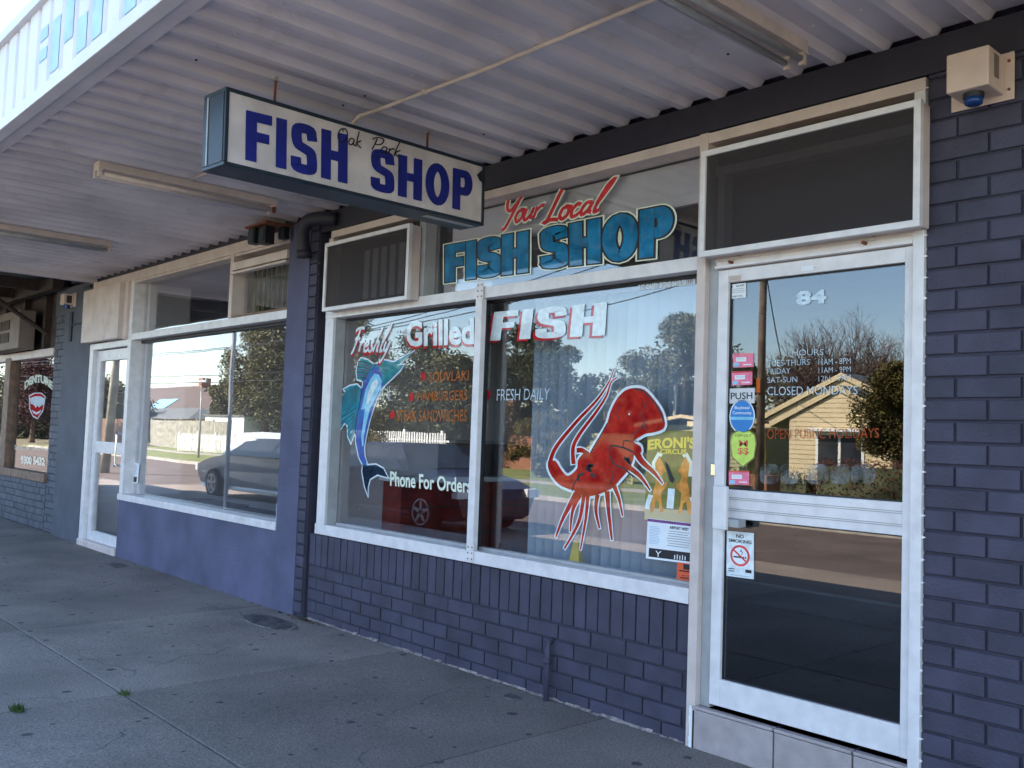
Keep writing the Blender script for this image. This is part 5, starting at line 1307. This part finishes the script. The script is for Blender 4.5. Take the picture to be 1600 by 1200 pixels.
# denture window reflections
tr(60, 560, -16, 7, 'pink blossoming street tree far to the left', leaf='leaf_pink', n=70, size=.16, low=.30, lpc=130, ysc=.4, fat=1.3, name='blossom_tree')
tr(60, 595, -22, 12, 'broad dark tree behind the blossom tree at the far left', leaf='leaf_dark', n=60, size=.25, low=.1, fat=1.4)
tr(20, 640, -24, 9, 'olive tree at the far left end of the road', leaf='leaf_olive', n=50, size=.25, low=.15)
tr(165, 600, -25, 9, 'dark cypress behind the leaning pole', leaf='leaf_dark', n=46, size=.26, low=.1, name='cypress_tree')
# distant trees
WORDS = ('first', 'second', 'third', 'fourth', 'fifth', 'sixth', 'seventh', 'eighth', 'ninth', 'tenth', 'eleventh', 'twelfth', 'thirteenth', 'fourteenth', 'fifteenth', 'sixteenth')
for i in range(16):
    x = -150+i*13+random.uniform(-4, 4); y = random.uniform(-75, -50)
    tree(x, y, random.uniform(5.5, 8.5) if x > -60 else random.uniform(4, 6), random.uniform(9, 14), WORDS[i]+' from the left of the distant suburban trees beyond the houses', leaf=random.choice(('leaf_gum', 'leaf_dark')), n=22, size=.4, low=.1, lpc=90, name='distant_tree', group='distant trees beyond the houses')
# --- poles and wires
def pole(x, y, h, r_, label, mt='pole_wood', lean=0, arms=()):
    t = thing('power_pole', label, 'pole', (x, y, 0)); MB().tube([(x, y, -.1), (x+lean, y, h)], [r_, r_*.7], mt, 10).build('shaft', t, smooth=True)
    for z, L_ in arms:
        bx('cross_arm', t, x-L_/2, x+L_/2, y+.08, y+.18, z, z+.1, mt, 0)
        for k in (-.45, -.2, .2, .45): MB().tube([(x+k*L_, y+.13, z+.1), (x+k*L_, y+.13, z+.2)], .03, 'sticker_white', 6).build('insulator', t)
p1 = A(1192, 700, -13.4); pole(p1.x, -13.4, 7.2, .10, 'dark timber power pole before the weatherboard house', arms=((6.6, 1.8),))
bx('pole_tag', None, p1.x-.05, p1.x+.05, -13.29, -13.28, A(1190, 615, -13.4).z, A(1190, 600, -13.4).z+.1, 'paint_orange', 0, label='orange tag on the dark power pole', category='tag')
p2 = A(1055, 640, -30); pole(p2.x, -30, A(1055, 590, -30).z, .12, 'pale distant power pole behind the gum trees', 'pale_wood', arms=((A(1055, 597, -30).z, 2.0),))
p3 = A(176, 640, -6.6); pole(A(168, 735, -6.6).x, -6.6, 6.5, .15, 'leaning pale green timber pole at the far left kerb', 'pale_wood', lean=.9, arms=())
p4 = A(518, 560, -13.4); pole(p4.x, -13.4, 5.6, .09, 'dark power pole in the marlin pane', 'pale_wood', arms=((4.6, 2.0), (4.0, 1.6)))
p5 = A(313, 640, -15); pole(p5.x, -15, A(313, 600, -15).z, .05, 'thin street light pole before the gum tree', 'grey_metal', arms=((A(313, 598, -15).z, 1.8),))
def wire(x0, z0, x1, z1, y0, y1, sag, label='thin overhead power wire above the far side of the road'):
    pts = []
    for i in range(13):
        t = i/12; pts.append((x0+(x1-x0)*t, y0+(y1-y0)*t, z0+(z1-z0)*t-sag*4*t*(1-t)))
    MB().tube(pts, .014, 'black', 4, False).build('power_wire', None, label=label, category='wire', group='overhead power wires')
NM = ('near upper', 'far upper', 'middle', 'lowest')
for k, (dz, dx) in enumerate(((6.75, -.8), (6.75, .8), (6.1, 0), (5.4, 0))):
    wire(p4.x+dx, dz-1.3 if k > 1 else 4.8, p1.x+dx, dz, -13.4, -13.3, .35, NM[k]+' power wire between the two dark poles')
    wire(p1.x+dx, dz, 20, 7, -13.3, -13.3, .5, NM[k]+' power wire right of the dark pole by the cream house')
    wire(-90, 6.2-k*.35, p4.x+dx, 4.8 if k < 2 else 4.2-.3*k, -13.4, -13.4, .5, NM[k]+' power wire running to the far left end of the road')
wire(p1.x, 5.4, p1.x-3.2, A(1285, 640, -20).z+.3, -13.4, -19.9, .15, 'service wire running down to the weatherboard house')
# near-kerb steel post
kp = thing('sign_post', 'thin steel post at the near kerb', 'post', (-17.5, -4.55, 0)); MB().tube([(-17.5, -4.55, 0), (-17.5, -4.55, 3.4)], .045, 'grey_metal', 8).build('shaft', kp)

# --- parked cars
def car(x0, y, paint, label, L_=4.4, W=1.75, H=1.43, flip=1):
    """x0 = nose x; body runs to x0+flip*L_; side faces +/-y, y = centre line"""
    t = thing('parked_car', label, 'car', (x0+flip*L_/2, y, -.1)); z0 = -.1
    prof_ = [(0, .28), (.0, .55), (.08, .70), (.5, .82), (1.15, .93), (1.85, 1.36), (2.2, H), (3.1, H-.01), (3.7, 1.14), (4.1, 1.0), (4.32, .95), (4.4, .7), (4.4, .3), (4.2, .2), (.2, .2)]
    wd = [.80, .92, .97, 1, 1, .78, .72, .72, .80, .97, .95, .93, .90, .9, .85]
    k = L_/4.4
    mb = MB()
    P = [[(x0+flip*a*k, y+s_*W/2*w__, z0+b) for (a, b), w__ in zip(prof_, wd)] for s_ in (-1, 1)]
    n = len(prof_)
    for i in range(n):
        j = (i+1) % n; mb.face([P[0][i], P[0][j], P[1][j], P[1][i]], paint)
    # sides: lower body then shoulder inset
    for s_ in (0, 1): poly(mb, P[s_], paint)
    o = mb.build('body', t, bevel=.05)
    gl_ = MB()
    for s_ in (-1, 1):
        yy = y+s_*(W/2*.885)
        g = [(1.32, .95), (1.95, 1.32), (3.05, 1.34), (3.6, 1.08), (3.65, .96)]
        gl_.face([(x0+flip*a*k, y+s_*(W/2*(1.0-.26*max(0, (b-.95)/.45))+.012), z0+b) for a, b in g], 'window_dark')
    gl_.face([(x0+flip*a*k, y+s_*W/2*f_, z0+b+.012) for a, b, s_, f_ in ((1.22, .97, -1, .86), (1.22, .97, 1, .86), (1.84, 1.36, 1, .70), (1.84, 1.36, -1, .70))], 'window_dark')
    gl_.build('windows', t)
    for wx in (.82, 3.52):
        for s_ in (-1, 1):
            cx_ = x0+flip*wx*k; cy_ = y+s_*(W/2-.09)
            tb = MB(); tb.tube([(cx_, cy_-.11, z0+.31), (cx_, cy_+.11, z0+.31)], .315, 'tyre', 24); wo_ = tb.build('wheel', t)
            rm = MB(); yy = cy_+s_*.112
            for a in range(5):
                an = a*1.2566+.3; d = Vector((math.cos(an), 0, math.sin(an))); e = Vector((-d.z, 0, d.x))
                c_ = Vector((cx_, yy, z0+.31)); rm.face([c_-e*.04, c_+d*.2-e*.02, c_+d*.2+e*.02, c_+e*.04], 'white_metal')
            for q in ribbon2([(cx_+.2*math.cos(a*.2618), z0+.31+.2*math.sin(a*.2618)) for a in range(24)], .03, True): rm.face([(u, yy, v) for u, v in q], 'white_metal')
            rm.build('rim', wo_)
    for s_ in (-1, 1):
        hl_ = MB(); hl_.box(min(x0-flip*.01, x0+flip*.12), max(x0-flip*.01, x0+flip*.12), y+s_*W*.42-.18, y+s_*W*.42+.10, z0+.56, z0+.70, 'sticker_white')
        hl_.build('headlight', t)
car(-20.55, -6.1, 'car_silver', 'silver sedan parked at the near kerb, farther from the door', L_=5.3, H=1.46, flip=1)
car(-11.05, -6.0, 'car_navy', 'dark sedan parked at the near kerb opposite the fish shop window', L_=4.4, H=1.38, flip=-1)
# brick pier / street end
print('objects', len(bpy.data.objects))
